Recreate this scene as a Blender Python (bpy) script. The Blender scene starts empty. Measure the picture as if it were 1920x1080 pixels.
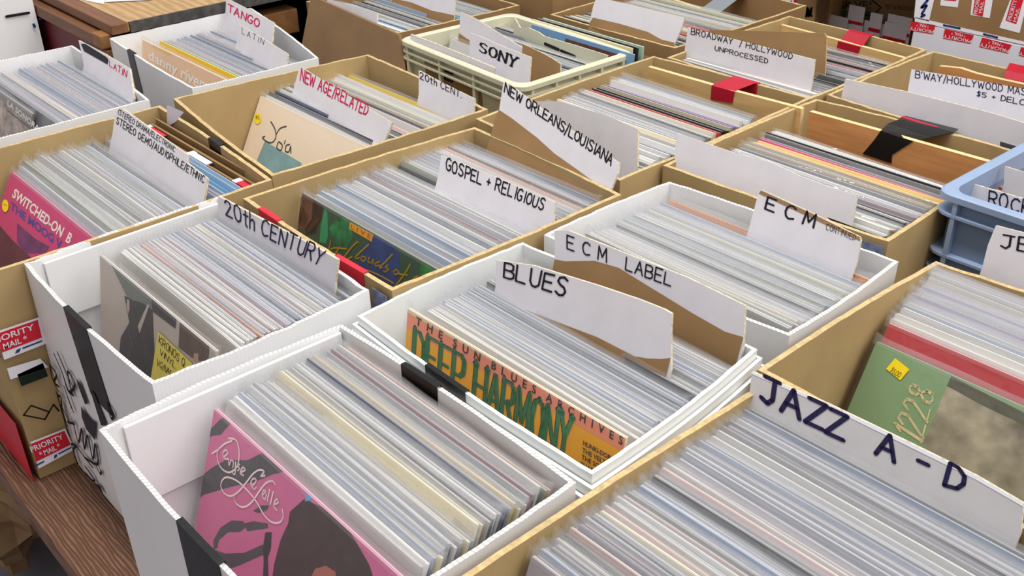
import bpy, math, random
from mathutils import Vector, Matrix
random.seed(11)
S = bpy.context.scene
C = S.collection

# ------------------------------------------------------------------ camera, light, exposure
# The world: X runs along the width of the boxes, Y along their depth, Z up. Box rims are at ZR.
TABLE = 0.76
ZR = TABLE + 0.312
CAM = Vector((0, 0, ZR + 0.60))
F = 1.935
RY_ = Vector((0.738756, -0.349094, 0.576518))
RX_ = Vector((0.673874, 0.367915, -0.640728))
RZ_ = Vector((-0.011565, -0.861842, -0.507044))
cd = bpy.data.cameras.new('camera')
cam = bpy.data.objects.new('camera', cd); C.objects.link(cam)
cd.sensor_width = 36.0
cd.lens = F / 1.92 * 36.0
cd.clip_start = 0.02
m = Matrix.Identity(4)
for i, k in enumerate((RX_, RY_, RZ_)):
    m[i][0], m[i][1], m[i][2], m[i][3] = k[0], -k[1], -k[2], CAM[i]
cam.matrix_world = m
S.camera = cam

w = bpy.data.worlds.new('world'); S.world = w; w.use_nodes = True
bg = w.node_tree.nodes['Background']
wn = w.node_tree.nodes; wl = w.node_tree.links
_tc = wn.new('ShaderNodeTexCoord'); _sx = wn.new('ShaderNodeSeparateXYZ'); _cr = wn.new('ShaderNodeValToRGB')
wl.new(_tc.outputs['Generated'], _sx.inputs[0]); wl.new(_sx.outputs[2], _cr.inputs[0]); wl.new(_cr.outputs[0], bg.inputs[0])
_cr.color_ramp.elements[0].position = 0.0; _cr.color_ramp.elements[0].color = (0.62, 0.50, 0.50, 1)
_cr.color_ramp.elements[1].position = 0.45; _cr.color_ramp.elements[1].color = (0.97, 0.985, 1.0, 1)
bg.inputs[1].default_value = 0.66

def area(name, loc, target, size, power, col):
    l = bpy.data.lights.new(name, 'AREA'); l.energy = power; l.color = col
    l.shape = 'RECTANGLE'; l.size, l.size_y = size
    o = bpy.data.objects.new(name, l); C.objects.link(o); o.location = loc
    o.rotation_euler = (Vector(target) - Vector(loc)).to_track_quat('-Z', 'Y').to_euler()
    return o
area('daylight_opening', (2.0, 1.9, 4.0), (-0.9, 0.8, 1.0), (3.2, 2.4), 110, (1.0, 0.98, 0.95))
area('ceiling_lamp', (-0.9, 0.5, 4.0), (-0.9, 0.8, 1.0), (2.6, 0.35), 90, (1.0, 0.98, 0.95))

vs = S.view_settings
vs.view_transform = 'Standard'; vs.look = 'None'; vs.gamma = 1; vs.use_curve_mapping = False
vs.exposure = 0.0
S.cycles.transparent_max_bounces = 24

# ------------------------------------------------------------------ pixel rays -> points in the place
def ray(px, py):
    d = Vector((px / 1000 - .96, py / 1000 - .54, F))
    return Vector((RX_.dot(d), RY_.dot(d), RZ_.dot(d)))
def at(px, py, z=0.0):
    r = ray(px, py); return CAM + r * ((ZR + z - CAM.z) / r.z)
def onX(px, py, X):
    r = ray(px, py); return CAM + r * (X / r.x)
def onY(px, py, Y):
    r = ray(px, py); return CAM + r * (Y / r.y)

# ------------------------------------------------------------------ materials
def lin(h):
    h = h.lstrip('#')
    return tuple((lambda c: c / 12.92 if c <= .04045 else ((c + .055) / 1.055) ** 2.4)(int(h[i:i + 2], 16) / 255) for i in (0, 2, 4)) + (1,)
MAT = {}
def mat(name, col='#ffffff', rough=.6, noise=0, nscale=30, spec=.3, bump=0, bscale=60, stripe=None, metal=0, coat=0, stretch=None):
    if name in MAT: return MAT[name]
    m = bpy.data.materials.new(name); m.use_nodes = True; MAT[name] = m
    nt = m.node_tree; N = nt.nodes; L = nt.links; b = N['Principled BSDF']
    c = lin(col) if isinstance(col, str) else col
    b.inputs['Base Color'].default_value = c; b.inputs['Roughness'].default_value = rough
    b.inputs['Specular IOR Level'].default_value = spec; b.inputs['Metallic'].default_value = metal
    b.inputs['Coat Weight'].default_value = coat
    tc = N.new('ShaderNodeTexCoord'); src = tc.outputs['Object']
    if stretch:
        mp = N.new('ShaderNodeMapping'); mp.inputs['Scale'].default_value = stretch
        L.new(src, mp.inputs['Vector']); src = mp.outputs[0]
    if noise:
        n = N.new('ShaderNodeTexNoise'); n.inputs['Scale'].default_value = nscale; n.inputs['Detail'].default_value = 4
        L.new(src, n.inputs['Vector'])
        r = N.new('ShaderNodeValToRGB'); e = r.color_ramp.elements
        e[0].position = .3; e[1].position = .7
        e[0].color = tuple(max(0, x * (1 - noise)) for x in c[:3]) + (1,)
        e[1].color = tuple(min(1, x * (1 + noise * .6)) for x in c[:3]) + (1,)
        L.new(n.outputs['Fac'], r.inputs[0]); L.new(r.outputs[0], b.inputs['Base Color'])
    h = None
    if bump:
        n2 = N.new('ShaderNodeTexNoise'); n2.inputs['Scale'].default_value = bscale; n2.inputs['Detail'].default_value = 3
        L.new(src, n2.inputs['Vector']); h = n2.outputs['Fac']
    if stripe:                                   # fluting across the uv 'u' in metres
        period, amt = stripe
        uv = N.new('ShaderNodeUVMap'); sp = N.new('ShaderNodeSeparateXYZ'); L.new(uv.outputs[0], sp.inputs[0])
        mu = N.new('ShaderNodeMath'); mu.operation = 'MULTIPLY'; mu.inputs[1].default_value = 6.28318 / period; L.new(sp.outputs[0], mu.inputs[0])
        sn = N.new('ShaderNodeMath'); sn.operation = 'SINE'; L.new(mu.outputs[0], sn.inputs[0])
        h = sn.outputs[0]; bump = amt
    if h is not None:
        bp = N.new('ShaderNodeBump'); bp.inputs['Strength'].default_value = 1.0 if stripe else bump
        bp.inputs['Distance'].default_value = bump if stripe else .003
        L.new(h, bp.inputs['Height']); L.new(bp.outputs[0], b.inputs['Normal'])
    return m

def flat(col, rough=.55):
    return mat('print_' + col.lstrip('#'), col, rough, spec=.25)

KRAFT = mat('kraft_cardboard', '#b0966a', .8, noise=.10, nscale=14, spec=.15, stripe=(.0075, .00003))
KRAFT_D = mat('brown_cardboard', '#957550', .8, noise=.12, nscale=12, spec=.15, stripe=(.0075, .00004))
KRAFT_EDGE = mat('cardboard_edge', '#c2a97c', .85, noise=.25, nscale=160, spec=.1)
WHITE = mat('white_fluted_plastic', '#e9e8e8', .42, spec=.45, stripe=(.0042, .00005), noise=.03, nscale=9)
WHITE_EDGE = mat('white_plastic_edge', '#f3f2ee', .5, noise=.22, nscale=240)
def flute_edge(m, dark, period):
    nt = m.node_tree; N = nt.nodes; L = nt.links; b = N['Principled BSDF']
    src = b.inputs['Base Color'].links[0].from_socket
    uv = N.new('ShaderNodeUVMap'); sp = N.new('ShaderNodeSeparateXYZ'); L.new(uv.outputs[0], sp.inputs[0])
    mu = N.new('ShaderNodeMath'); mu.operation = 'MULTIPLY'; mu.inputs[1].default_value = 6.28318 / period; L.new(sp.outputs[0], mu.inputs[0])
    sn = N.new('ShaderNodeMath'); sn.operation = 'SINE'; L.new(mu.outputs[0], sn.inputs[0])
    gt = N.new('ShaderNodeMath'); gt.operation = 'GREATER_THAN'; gt.inputs[1].default_value = .15; L.new(sn.outputs[0], gt.inputs[0])
    mx = N.new('ShaderNodeMix'); mx.data_type = 'RGBA'; L.new(gt.outputs[0], mx.inputs['Factor']); L.new(src, mx.inputs[6]); mx.inputs[7].default_value = lin(dark)
    L.new(mx.outputs[2], b.inputs['Base Color'])
flute_edge(WHITE_EDGE, '#b4b1ad', .0055)
GLOSSW = mat('white_smooth_plastic', '#eceeec', .3, spec=.5)
CARDW = mat('white_card', '#d3cfd4', .7, noise=.05, nscale=25, spec=.2, bump=.08, bscale=70)
CARDG = mat('grey_card', '#c3bfc0', .7, noise=.06, nscale=25, spec=.2, bump=.1, bscale=60)
CARD_EDGE = mat('card_edge', '#cfc3aa', .85, noise=.4, nscale=260)
BLACKTAPE = mat('black_tape', '#0b0a0c', .38, spec=.4, bump=.25, bscale=40)
REDTAPE = mat('red_tape', '#b0122c', .45, spec=.4, bump=.1, bscale=90)
SILVERTAPE = mat('silver_tape', '#8f959b', .35, spec=.5, metal=.4, bump=.2, bscale=60)
CREAM = mat('cream_crate_plastic', '#cfcbb0', .5, spec=.4, noise=.06, nscale=20)
BLUE = mat('blue_crate_plastic', '#8d9fbb', .45, spec=.4, noise=.05, nscale=15)
BLUE_D = mat('blue_crate_panel', '#75879f', .5, spec=.35)
WOODB = mat('birch_board', '#d6b076', .6, noise=.22, nscale=9, stretch=(1.2, 8, 8))
WOODR = mat('cedar_board', '#c98d57', .55, noise=.22, nscale=8, stretch=(1.2, 10, 12))
WOODEDGE = mat('ply_edge', '#e0c48f', .7, noise=.12, nscale=60)
INK = mat('black_marker', '#16131c', .6)
INKB = mat('dark_blue_marker', '#1e1840', .55)
INKR = mat('red_marker', '#c81e50', .6)
PAPER = mat('paper_white', '#ecebf2', .6)

def jacket_material():
    m = bpy.data.materials.new('record_jacket'); m.use_nodes = True
    N = m.node_tree.nodes; L = m.node_tree.links; b = N['Principled BSDF']
    oi = N.new('ShaderNodeObjectInfo'); L.new(oi.outputs['Color'], b.inputs['Base Color']); b.inputs['Roughness'].default_value = .5
    m2 = bpy.data.materials.new('jacket_board_edge'); m2.use_nodes = True
    N = m2.node_tree.nodes; L = m2.node_tree.links; b = N['Principled BSDF']
    oi = N.new('ShaderNodeObjectInfo'); mx = N.new('ShaderNodeMix'); mx.data_type = 'RGBA'
    mx.inputs['Factor'].default_value = .32; L.new(oi.outputs['Color'], mx.inputs[6]); mx.inputs[7].default_value = lin('#e4e1da')
    L.new(mx.outputs[2], b.inputs['Base Color']); b.inputs['Roughness'].default_value = .7
    m3 = bpy.data.materials.new('jacket_colours'); m3.use_nodes = True
    N = m3.node_tree.nodes; L = m3.node_tree.links; b = N['Principled BSDF']
    at_ = N.new('ShaderNodeAttribute'); at_.attribute_name = 'tint'; L.new(at_.outputs['Color'], b.inputs['Base Color']); b.inputs['Roughness'].default_value = .55
    return m, m2, m3
JACKET, JEDGE, JMULTI = jacket_material()

def plastic(name, base, edge, tint, rough=.16):
    m = bpy.data.materials.new(name); m.use_nodes = True
    nt = m.node_tree; N = nt.nodes; L = nt.links
    for n in list(N):
        if n.type == 'BSDF_PRINCIPLED': N.remove(n)
    out = [n for n in N if n.type == 'OUTPUT_MATERIAL'][0]
    tr = N.new('ShaderNodeBsdfTransparent'); tr.inputs[0].default_value = (.99, .99, .99, 1)
    df0 = N.new('ShaderNodeBsdfDiffuse'); df0.inputs[0].default_value = lin(tint)
    tl = N.new('ShaderNodeBsdfTranslucent'); tl.inputs[0].default_value = lin(tint)
    df = N.new('ShaderNodeMixShader'); df.inputs[0].default_value = .5; L.new(df0.outputs[0], df.inputs[1]); L.new(tl.outputs[0], df.inputs[2])
    gl = N.new('ShaderNodeBsdfGlossy'); gl.inputs['Roughness'].default_value = rough
    tc = N.new('ShaderNodeTexCoord'); nz = N.new('ShaderNodeTexNoise'); nz.inputs['Scale'].default_value = 45
    L.new(tc.outputs['Object'], nz.inputs['Vector'])
    bp = N.new('ShaderNodeBump'); bp.inputs['Distance'].default_value = .005; bp.inputs['Strength'].default_value = .7
    L.new(nz.outputs['Fac'], bp.inputs['Height']); L.new(bp.outputs[0], gl.inputs['Normal'])
    lw = N.new('ShaderNodeLayerWeight'); lw.inputs[0].default_value = .35
    mr = N.new('ShaderNodeMapRange'); mr.inputs[3].default_value = base; mr.inputs[4].default_value = edge
    L.new(lw.outputs['Facing'], mr.inputs[0])
    fr = N.new('ShaderNodeMapRange'); fr.inputs[3].default_value = .035; fr.inputs[4].default_value = .12; L.new(lw.outputs['Facing'], fr.inputs[0])
    m1 = N.new('ShaderNodeMixShader'); L.new(mr.outputs[0], m1.inputs[0]); L.new(tr.outputs[0], m1.inputs[1]); L.new(df.outputs[0], m1.inputs[2])
    m2 = N.new('ShaderNodeMixShader'); L.new(fr.outputs[0], m2.inputs[0]); L.new(m1.outputs[0], m2.inputs[1]); L.new(gl.outputs[0], m2.inputs[2])
    L.new(m2.outputs[0], out.inputs[0])
    return m
CLEAR = plastic('clear_sleeve', .02, .07, '#f2f3f6', .08)
MILKY = plastic('sleeve_lip', .12, .26, '#f4f5f8', .08)

# ------------------------------------------------------------------ mesh helpers
ROOTM = {}
def prop(o, label=None, cat=None, group=None, kind=None):
    if label: o['label'] = label
    if cat: o['category'] = cat
    if group: o['group'] = group
    if kind: o['kind'] = kind
    return o
def empty(name, M, label, cat, group=None):
    if isinstance(M, (Vector, tuple)): M = Matrix.Translation(M)
    o = bpy.data.objects.new(name, None); C.objects.link(o); o.matrix_basis = M; o.empty_display_size = .05
    ROOTM[o.name] = M.copy()
    return prop(o, label, cat, group)
class MB:
    def __init__(s): s.v = []; s.f = []; s.mi = []; s.uv = []; s.tint = []
    def add(s, vs, fs, mi=0, uvs=None, tint=None):
        k = len(s.v); s.v += [tuple(p) for p in vs]
        for j, f in enumerate(fs):
            s.f.append([k + i for i in f]); s.mi.append(mi)
            s.uv.append(uvs[j] if uvs else [(0, 0)] * len(f)); s.tint.append(tint)
        return s
    def box(s, x0, x1, y0, y1, z0, z1, mi=0, M=None):
        vs = [Vector((x, y, z)) for z in (z0, z1) for y in (y0, y1) for x in (x0, x1)]
        if M: vs = [M @ p for p in vs]
        return s.add(vs, [(0, 2, 3, 1), (4, 5, 7, 6), (0, 1, 5, 4), (2, 6, 7, 3), (0, 4, 6, 2), (1, 3, 7, 5)], mi)
    def mesh(s, name, mats, xf=None, smooth=False):
        me = bpy.data.meshes.new(name)
        vs = [xf @ Vector(p) for p in s.v] if xf else s.v
        me.from_pydata([tuple(p) for p in vs], [], s.f)
        for mm in (mats if isinstance(mats, (list, tuple)) else [mats]): me.materials.append(mm)
        me.uv_layers.new(name='UVMap')
        has = any(t for t in s.tint)
        if has: me.color_attributes.new('tint', 'FLOAT_COLOR', 'CORNER')
        ul = me.uv_layers['UVMap']; tl = me.color_attributes['tint'] if has else None
        li = 0
        for p, mi, uv, t in zip(me.polygons, s.mi, s.uv, s.tint):
            p.material_index = mi; p.use_smooth = smooth
            for j in range(p.loop_total):
                ul.data[li].uv = uv[j] if j < len(uv) else (0, 0)
                if tl: tl.data[li].color = t or (.5, .5, .5, 1)
                li += 1
        me.update(); return me
    def build(s, name, mats, parent=None, world=True, M=None, smooth=False, bevel=0):
        """verts given in world space (or in frame M); stored in the parent's space"""
        xf = M if M else None
        if parent is not None and world:
            inv = ROOTM[parent.name].inverted(); xf = inv @ M if M else inv
        o = bpy.data.objects.new(name, s.mesh(name, mats, xf, smooth)); C.objects.link(o)
        if parent is not None:
            o.parent = parent; ROOTM[o.name] = ROOTM[parent.name]
        if bevel:
            bv = o.modifiers.new('bevel', 'BEVEL'); bv.width = bevel; bv.segments = 2; bv.limit_method = 'ANGLE'
        return o

class Frame:
    """a flat piece standing in the place: local x along it, z up it, y behind it"""
    def __init__(s, o, ex, ey):
        s.o = Vector(o); s.ex = Vector(ex).normalized()
        n = s.ex.cross(Vector(ey)).normalized(); s.n = n; s.ey = n.cross(s.ex).normalized()
        s.M = Matrix.Identity(4)
        for i in range(3): s.M[i][0] = s.ex[i]; s.M[i][1] = -n[i]; s.M[i][2] = s.ey[i]; s.M[i][3] = s.o[i]
    def hit(s, px, py):
        r = ray(px, py); t = (s.o - CAM).dot(s.n) / r.dot(s.n); p = CAM + r * t - s.o
        return p.dot(s.ex), p.dot(s.ey)
def frame_from(M):
    c = M.to_3x3(); f = Frame(M.translation, c.col[0], c.col[2]); return f

def slab(mb, pts, y0, y1, mi=0, mi_side=1):
    """extruded polygon in frame coordinates (x,z), from y0 (front) to y1 (back)"""
    n = len(pts)
    a = sum(pts[i][0] * pts[(i + 1) % n][1] - pts[(i + 1) % n][0] * pts[i][1] for i in range(n))
    if a < 0: pts = pts[::-1]
    vs = [(x, y0, z) for x, z in pts] + [(x, y1, z) for x, z in pts]
    uv = [[(x, z) for x, z in pts]]
    mb.add(vs, [tuple(range(n))], mi, uv)
    mb.add(vs, [tuple(range(2 * n - 1, n - 1, -1))], mi, [[(x, z) for x, z in pts[::-1]]])
    mb.add(vs, [(i, i + n, (i + 1) % n + n, (i + 1) % n) for i in range(n)], mi_side)
    return mb
def poly(mb, pts, y, mi=0):
    n = len(pts)
    a = sum(pts[i][0] * pts[(i + 1) % n][1] - pts[(i + 1) % n][0] * pts[i][1] for i in range(n))
    if a < 0: pts = pts[::-1]
    mb.add([(x, y, z) for x, z in pts], [tuple(range(n))], mi, [[(x, z) for x, z in pts]])

# ------------------------------------------------------------------ lettering
G = {'A': '0,0 2,6 4,0;.8,2.2 3.2,2.2', 'B': '0,0 0,6 2.4,6 3.4,5.4 3.4,3.8 2.4,3.1 0,3.1;2.4,3.1 3.8,2.4 3.8,.8 2.6,0 0,0', 'C': '3.8,5.2 2.6,6 1.2,5.8 .2,4.4 0,2.6 .6,.8 1.8,0 3.8,.7',
     'D': '.2,0 .2,6 2,5.8 3.6,4.4 3.8,2.4 2.8,.6 .2,0', 'E': '3.6,6 0,6 0,0 3.7,0;0,3.1 3,3.1', 'F': '3.6,6 0,6 0,0;0,3.1 2.8,3.1', 'G': '3.7,5.2 2.4,6 .8,5.4 0,3.2 .6,.8 2.2,0 3.8,.8 3.8,2.6 2.4,2.6',
     'H': '0,0 0,6;4,0 4,6;0,3.1 4,3.1', 'I': '1,0 1,6', 'J': '.4,6 3.6,6;2.6,6 2.6,1.4 1.6,.1 .2,.9', 'K': '0,0 0,6;3.8,6 .1,2.7 4,0', 'L': '0,6 0,0 3.6,0', 'M': '0,0 .4,6 2.2,1.6 4.2,6 4.6,0',
     'N': '0,0 0,6 3.8,0 3.8,6', 'O': '2,6 .5,5.2 0,3 .6,.8 2,0 3.5,.8 4,3 3.4,5.2 2,6', 'P': '0,0 0,6 2.6,6 3.7,5.2 3.6,3.6 2.4,2.8 0,2.8', 'Q': '2,6 .5,5.2 0,3 .6,.8 2,0 3.5,.8 4,3 3.4,5.2 2,6;2.4,1.6 4.2,-.6',
     'R': '0,0 0,6 2.6,6 3.6,5.2 3.5,3.8 2.4,3 0,3;1.8,3 3.9,0', 'S': '3.6,5.2 2.2,6 .6,5.6 .2,4.3 1.4,3.3 2.8,2.8 3.7,1.6 3,.3 1.6,0 0,.8', 'T': '0,6 4,6;2,6 2,0', 'U': '0,6 .1,1.6 1,.2 2.4,0 3.6,1 3.8,6',
     'V': '0,6 1.9,0 3.8,6', 'W': '0,6 1.1,0 2.5,4.6 3.9,0 5,6', 'X': '0,0 3.8,6;0,6 3.8,0', 'Y': '0,6 1.9,3 3.8,6;1.9,3 1.7,0', 'Z': '.1,6 3.8,6 0,0 3.9,0',
     '0': '2,6 .5,5.2 0,3 .6,.8 2,0 3.5,.8 4,3 3.4,5.2 2,6', '1': '.6,4.8 1.8,6 1.8,0', '2': '.2,4.8 1.2,6 3,5.7 3.4,4.2 0,0 3.9,0', '5': '3.4,6 .6,6 .4,3.4 2.4,3.6 3.6,2 2.6,.2 .2,.4',
     '8': '2,3.2 .6,4.2 .8,5.6 2,6 3.2,5.5 3.2,4.2 2,3.2 .4,1.9 .6,.5 2,0 3.5,.5 3.6,1.9 2,3.2', '3': '.4,5.4 2,6 3.2,5 2.8,3.6 1.4,3.2 3,2.8 3.6,1.4 2.4,.1 .2,.6',
     'h': '0,6 0,0;0,2.4 1.4,3.6 2.6,3 2.7,0', 't': '1.2,5.6 1.2,.6 2.2,0;0,4 2.6,4', '/': '0,-.8 2,6.8', '-': '.2,3 2.4,3', '+': '0,2.6 2.6,2.6;1.3,4 1.3,1.2', '.': '.3,0 .5,.2', "'": '.4,6.4 .2,4.8', '$': '3,5 1.4,5.6 .4,4.4 2.6,2.4 2.4,.8 .2,.6;1.5,6.4 1.5,-.4', '(': '1.6,6.6 .4,4.4 .4,1.6 1.6,-.6', ')': '0,6.6 1.2,4.4 1.2,1.6 0,-.6', ',': '.6,.4 .2,-.8', '*': '0,3 1,3', ' ': ''}
def layout(text, jitter=0.0, gap=1.3, rnd=None):
    rnd = rnd or random.Random(text)
    x = 0; out = []
    for ch in text:
        g = G.get(ch, G.get(ch.upper(), ''))
        if not g: x += 3.0; continue
        pl = [[tuple(map(float, q.split(','))) for q in s.split(' ')] for s in g.split(';')]
        wd = max(q[0] for s in pl for q in s)
        dx, dy, sl = rnd.uniform(-1, 1) * jitter, rnd.uniform(-1, 1) * jitter, 1 + rnd.uniform(-.5, .5) * jitter * .5
        for s in pl: out.append([(x + dx + q[0], (q[1] * sl + dy)) for q in s])
        x += wd + gap
    return out, x - gap
def ribbon2(mb, line, wfun, fn):
    """a pen line in unit space, mapped by fn to frame (x,y,z) points"""
    for i in range(len(line) - 1):
        a, b = Vector(line[i]), Vector(line[i + 1]); d = b - a
        if d.length < 1e-6: continue
        w_ = wfun(d) / 2; n = Vector((-d.y, d.x)).normalized() * w_
        mb.add([fn(a - n), fn(b - n), fn(b + n), fn(a + n)], [(0, 1, 2, 3)])
    for i, q in enumerate(line):
        d = Vector(line[min(i + 1, len(line) - 1)]) - Vector(line[max(i - 1, 0)])
        w_ = wfun(d) / 2 * .98
        mb.add([fn(Vector(q) + Vector((math.cos(k * math.pi / 4), math.sin(k * math.pi / 4))) * w_) for k in range(8)], [tuple(range(8))])
def quadmap(fr, quad, W, y, H=6.0):
    """unit text box W x H -> quad TL,TR,BR,BL given by pixels on the frame"""
    tl, tr, br, bl = [Vector(q) for q in quad]
    def fn(p):
        u, v = p[0] / W, p[1] / H
        q = (bl * (1 - u) + br * u) * (1 - v) + (tl * (1 - u) + tr * u) * v
        x, z = fr.hit(q.x, q.y); return (x, y, z)
    return fn
def write(fr, parent, text, quad, m=None, pen=.62, y=-.0006, jitter=.25, gap=1.4, name='lettering', mb=None):
    own = mb is None; mb = mb or MB()
    lines, W = layout(text, jitter, gap)
    fn = quadmap(fr, quad, W, y)
    for l in lines: ribbon2(mb, l, lambda d: pen, fn)
    if own: return mb.build(name, m or INK, parent, M=fr.M)
def serif(fr, parent, text, quad, m, thick=1.0, thin=.35, y=-.0006, gap=1.6, name='lettering', mb=None, bar=.9):
    own = mb is None; mb = mb or MB()
    lines, W = layout(text, 0, gap); fn = quadmap(fr, quad, W, y)
    wf = lambda d: thin + (thick - thin) * abs(d.normalized().y) ** 1.5 if d.length > 0 else thin
    for l in lines:
        ribbon2(mb, l, wf, fn)
        for a, b in ((l[0], l[1]), (l[-1], l[-2])):
            if abs(b[1] - a[1]) > abs(b[0] - a[0]) and (a[1] < .3 or a[1] > 5.7):
                ribbon2(mb, [(a[0] - bar, a[1]), (a[0] + bar, a[1])], lambda d: thin, fn)
    if own: return mb.build(name, m, parent, M=fr.M)
_cache = {}
def printed(fr, parent, text, quad, m, y=-.0006, name='lettering', mb=None, bold=0.0):
    own = mb is None; mb = mb or MB()
    key = (text, bold)
    if key not in _cache:
        cu = bpy.data.curves.new('t', 'FONT'); cu.body = text; cu.resolution_u = 3; cu.offset = bold
        ob = bpy.data.objects.new('t', cu); C.objects.link(ob)
        dg = bpy.context.evaluated_depsgraph_get(); me = bpy.data.meshes.new_from_object(ob.evaluated_get(dg))
        _cache[key] = ([v.co.copy() for v in me.vertices], [tuple(p.vertices) for p in me.polygons])
        bpy.data.objects.remove(ob); bpy.data.curves.remove(cu); bpy.data.meshes.remove(me)
    vs, fs = _cache[key]
    x0, x1 = min(v.x for v in vs), max(v.x for v in vs); y0, y1 = min(v.y for v in vs), max(v.y for v in vs)
    fn = quadmap(fr, quad, 1.0, y, 1.0)
    mb.add([fn(((v.x - x0) / (x1 - x0), (v.y - y0) / (y1 - y0))) for v in vs], fs)
    if own: return mb.build(name, m, parent, M=fr.M)
def clipped(pts, c):
    """cut a polygon to the sheet it is printed on"""
    if not c: return pts
    for ax, lim, sg in ((0, c[0], 1), (0, c[1], -1), (1, c[2], 1), (1, c[3], -1)):
        out = []
        for i in range(len(pts)):
            a, b = pts[i - 1], pts[i]; da, db = (a[ax] - lim) * sg, (b[ax] - lim) * sg
            if (da < 0) != (db < 0):
                t = da / (da - db); out.append((a[0] + (b[0] - a[0]) * t, a[1] + (b[1] - a[1]) * t))
            if db >= 0: out.append(b)
        pts = out
        if not pts: break
    return pts
def pxpoly(fr, parent, pxs, m, y=-.0006, name='print', mb=None):
    own = mb is None; mb = mb or MB()
    pts = clipped([fr.hit(*p) for p in pxs], getattr(fr, 'clip', None))
    if len(pts) > 2: poly(mb, pts, y)
    if own: return mb.build(name, m, parent, M=fr.M)
def pxlines(fr, parent, lines, m, wid, y=-.0006, name='drawing', mb=None):
    own = mb is None; mb = mb or MB()
    c = getattr(fr, 'clip', None) or (-9, 9, -9, 9); e = wid / 2
    for l in lines: ribbon2(mb, [(min(max(x, c[0] + e), c[1] - e), min(max(z, c[2] + e), c[3] - e)) for x, z in (fr.hit(*p) for p in l)], lambda d: wid, lambda p: (p[0], y, p[1]))
    if own: return mb.build(name, m, parent, M=fr.M)
def smooth_line(pts, n=6):
    out = []
    P = [pts[0]] + list(pts) + [pts[-1]]
    for i in range(1, len(P) - 2):
        for k in range(n):
            t = k / n; a, b, c, d = P[i - 1], P[i], P[i + 1], P[i + 2]
            out.append(tuple(.5 * (2 * b[j] + (c[j] - a[j]) * t + (2 * a[j] - 5 * b[j] + 4 * c[j] - d[j]) * t * t + (3 * b[j] - a[j] - 3 * c[j] + d[j]) * t ** 3) for j in (0, 1)))
    return out + [tuple(pts[-1])]

# ------------------------------------------------------------------ the setting
mb = MB(); mb.box(-5, 3, -2, 5, -.05, 0)
floor = mb.build('floor', mat('grey_concrete', '#77747a', .8, noise=.2, nscale=6, bump=.3, bscale=40)); prop(floor, kind='structure')
floor['label'] = 'grey concrete floor below the table'

# ------------------------------------------------------------------ the table of planks
TWOOD = mat('weathered_plank', '#6d4a38', .6, spec=.25)
def _grain(m, c0, c1, scale, sx):
    nt = m.node_tree; N = nt.nodes; L = nt.links; b = N['Principled BSDF']
    tc = N.new('ShaderNodeTexCoord'); mp = N.new('ShaderNodeMapping'); mp.inputs['Scale'].default_value = (sx, 1, 1)
    wv = N.new('ShaderNodeTexWave'); wv.wave_type = 'BANDS'; wv.bands_direction = 'Y'; wv.inputs['Scale'].default_value = scale
    wv.inputs['Distortion'].default_value = 7; wv.inputs['Detail'].default_value = 3; wv.inputs['Detail Scale'].default_value = 1.6
    cr = N.new('ShaderNodeValToRGB'); cr.color_ramp.elements[0].color = lin(c0); cr.color_ramp.elements[1].color = lin(c1)
    L.new(tc.outputs['Object'], mp.inputs[0]); L.new(mp.outputs[0], wv.inputs['Vector']); L.new(wv.outputs['Fac'], cr.inputs[0])
    L.new(cr.outputs[0], b.inputs['Base Color'])
    bp = N.new('ShaderNodeBump'); bp.inputs['Distance'].default_value = .0015; L.new(wv.outputs['Fac'], bp.inputs['Height']); L.new(bp.outputs[0], b.inputs['Normal'])
_grain(TWOOD, '#61402f', '#80604c', 66, .16)
table = empty('plank_table', (-1.2, 1.0, 0), 'long brown wooden plank table carrying all the record boxes', 'table')
y = .207
for k in range(9):
    wd = .225
    mb = MB(); mb.box(-3.1, .9, y, y + wd - .004, TABLE - .042, TABLE)
    o = mb.build('plank', TWOOD, table, bevel=.003); y += wd
for lx in (-2.9, -1.1, .7):
    for ly in (.3, 2.0):
        mb = MB(); mb.box(lx - .04, lx + .04, ly - .04, ly + .04, 0, TABLE - .042); mb.build('leg', TWOOD, table)
for ly in (.3, 2.0):
    mb = MB(); mb.box(-2.86, .66, ly - .02, ly + .02, TABLE - .14, TABLE - .043); mb.build('apron_rail', TWOOD, table)

# crumpled paper under the table edge
rnd = random.Random(3)
mb = MB(); n = 26; pts = []
c0 = at(-5, 830, -.80); c0.z = 0
def crump(a, b):
    th, ph = a / n * 2 * math.pi, b / n * math.pi
    r = 1 + (.22 * math.sin(3 * th + 2 * ph) + .16 * math.sin(7 * th - 3 * ph)) * math.sin(ph) + rnd.uniform(-.16, .16) * math.sin(ph)
    return Vector((.20 * r * math.sin(ph) * math.cos(th), .11 * r * math.sin(ph) * math.sin(th), .17 + .17 * r * math.cos(ph)))
grid = [[crump(a, b) for a in range(n)] for b in range(n + 1)]
vs = [p for r in grid for p in r]; low = min(p.z for p in vs)
vs = [Vector((p.x + c0.x, p.y + c0.y, p.z - low)) for p in vs]
mb.add(vs, [(b * n + a, b * n + (a + 1) % n, (b + 1) * n + (a + 1) % n, (b + 1) * n + a) for b in range(n) for a in range(n)])
o = mb.build('crumpled_paper', mat('brown_paper', '#8a6c4e', .8, noise=.2, nscale=12))
prop(o, 'crumpled brown packing paper heaped on the floor at the table edge', 'paper')

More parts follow.
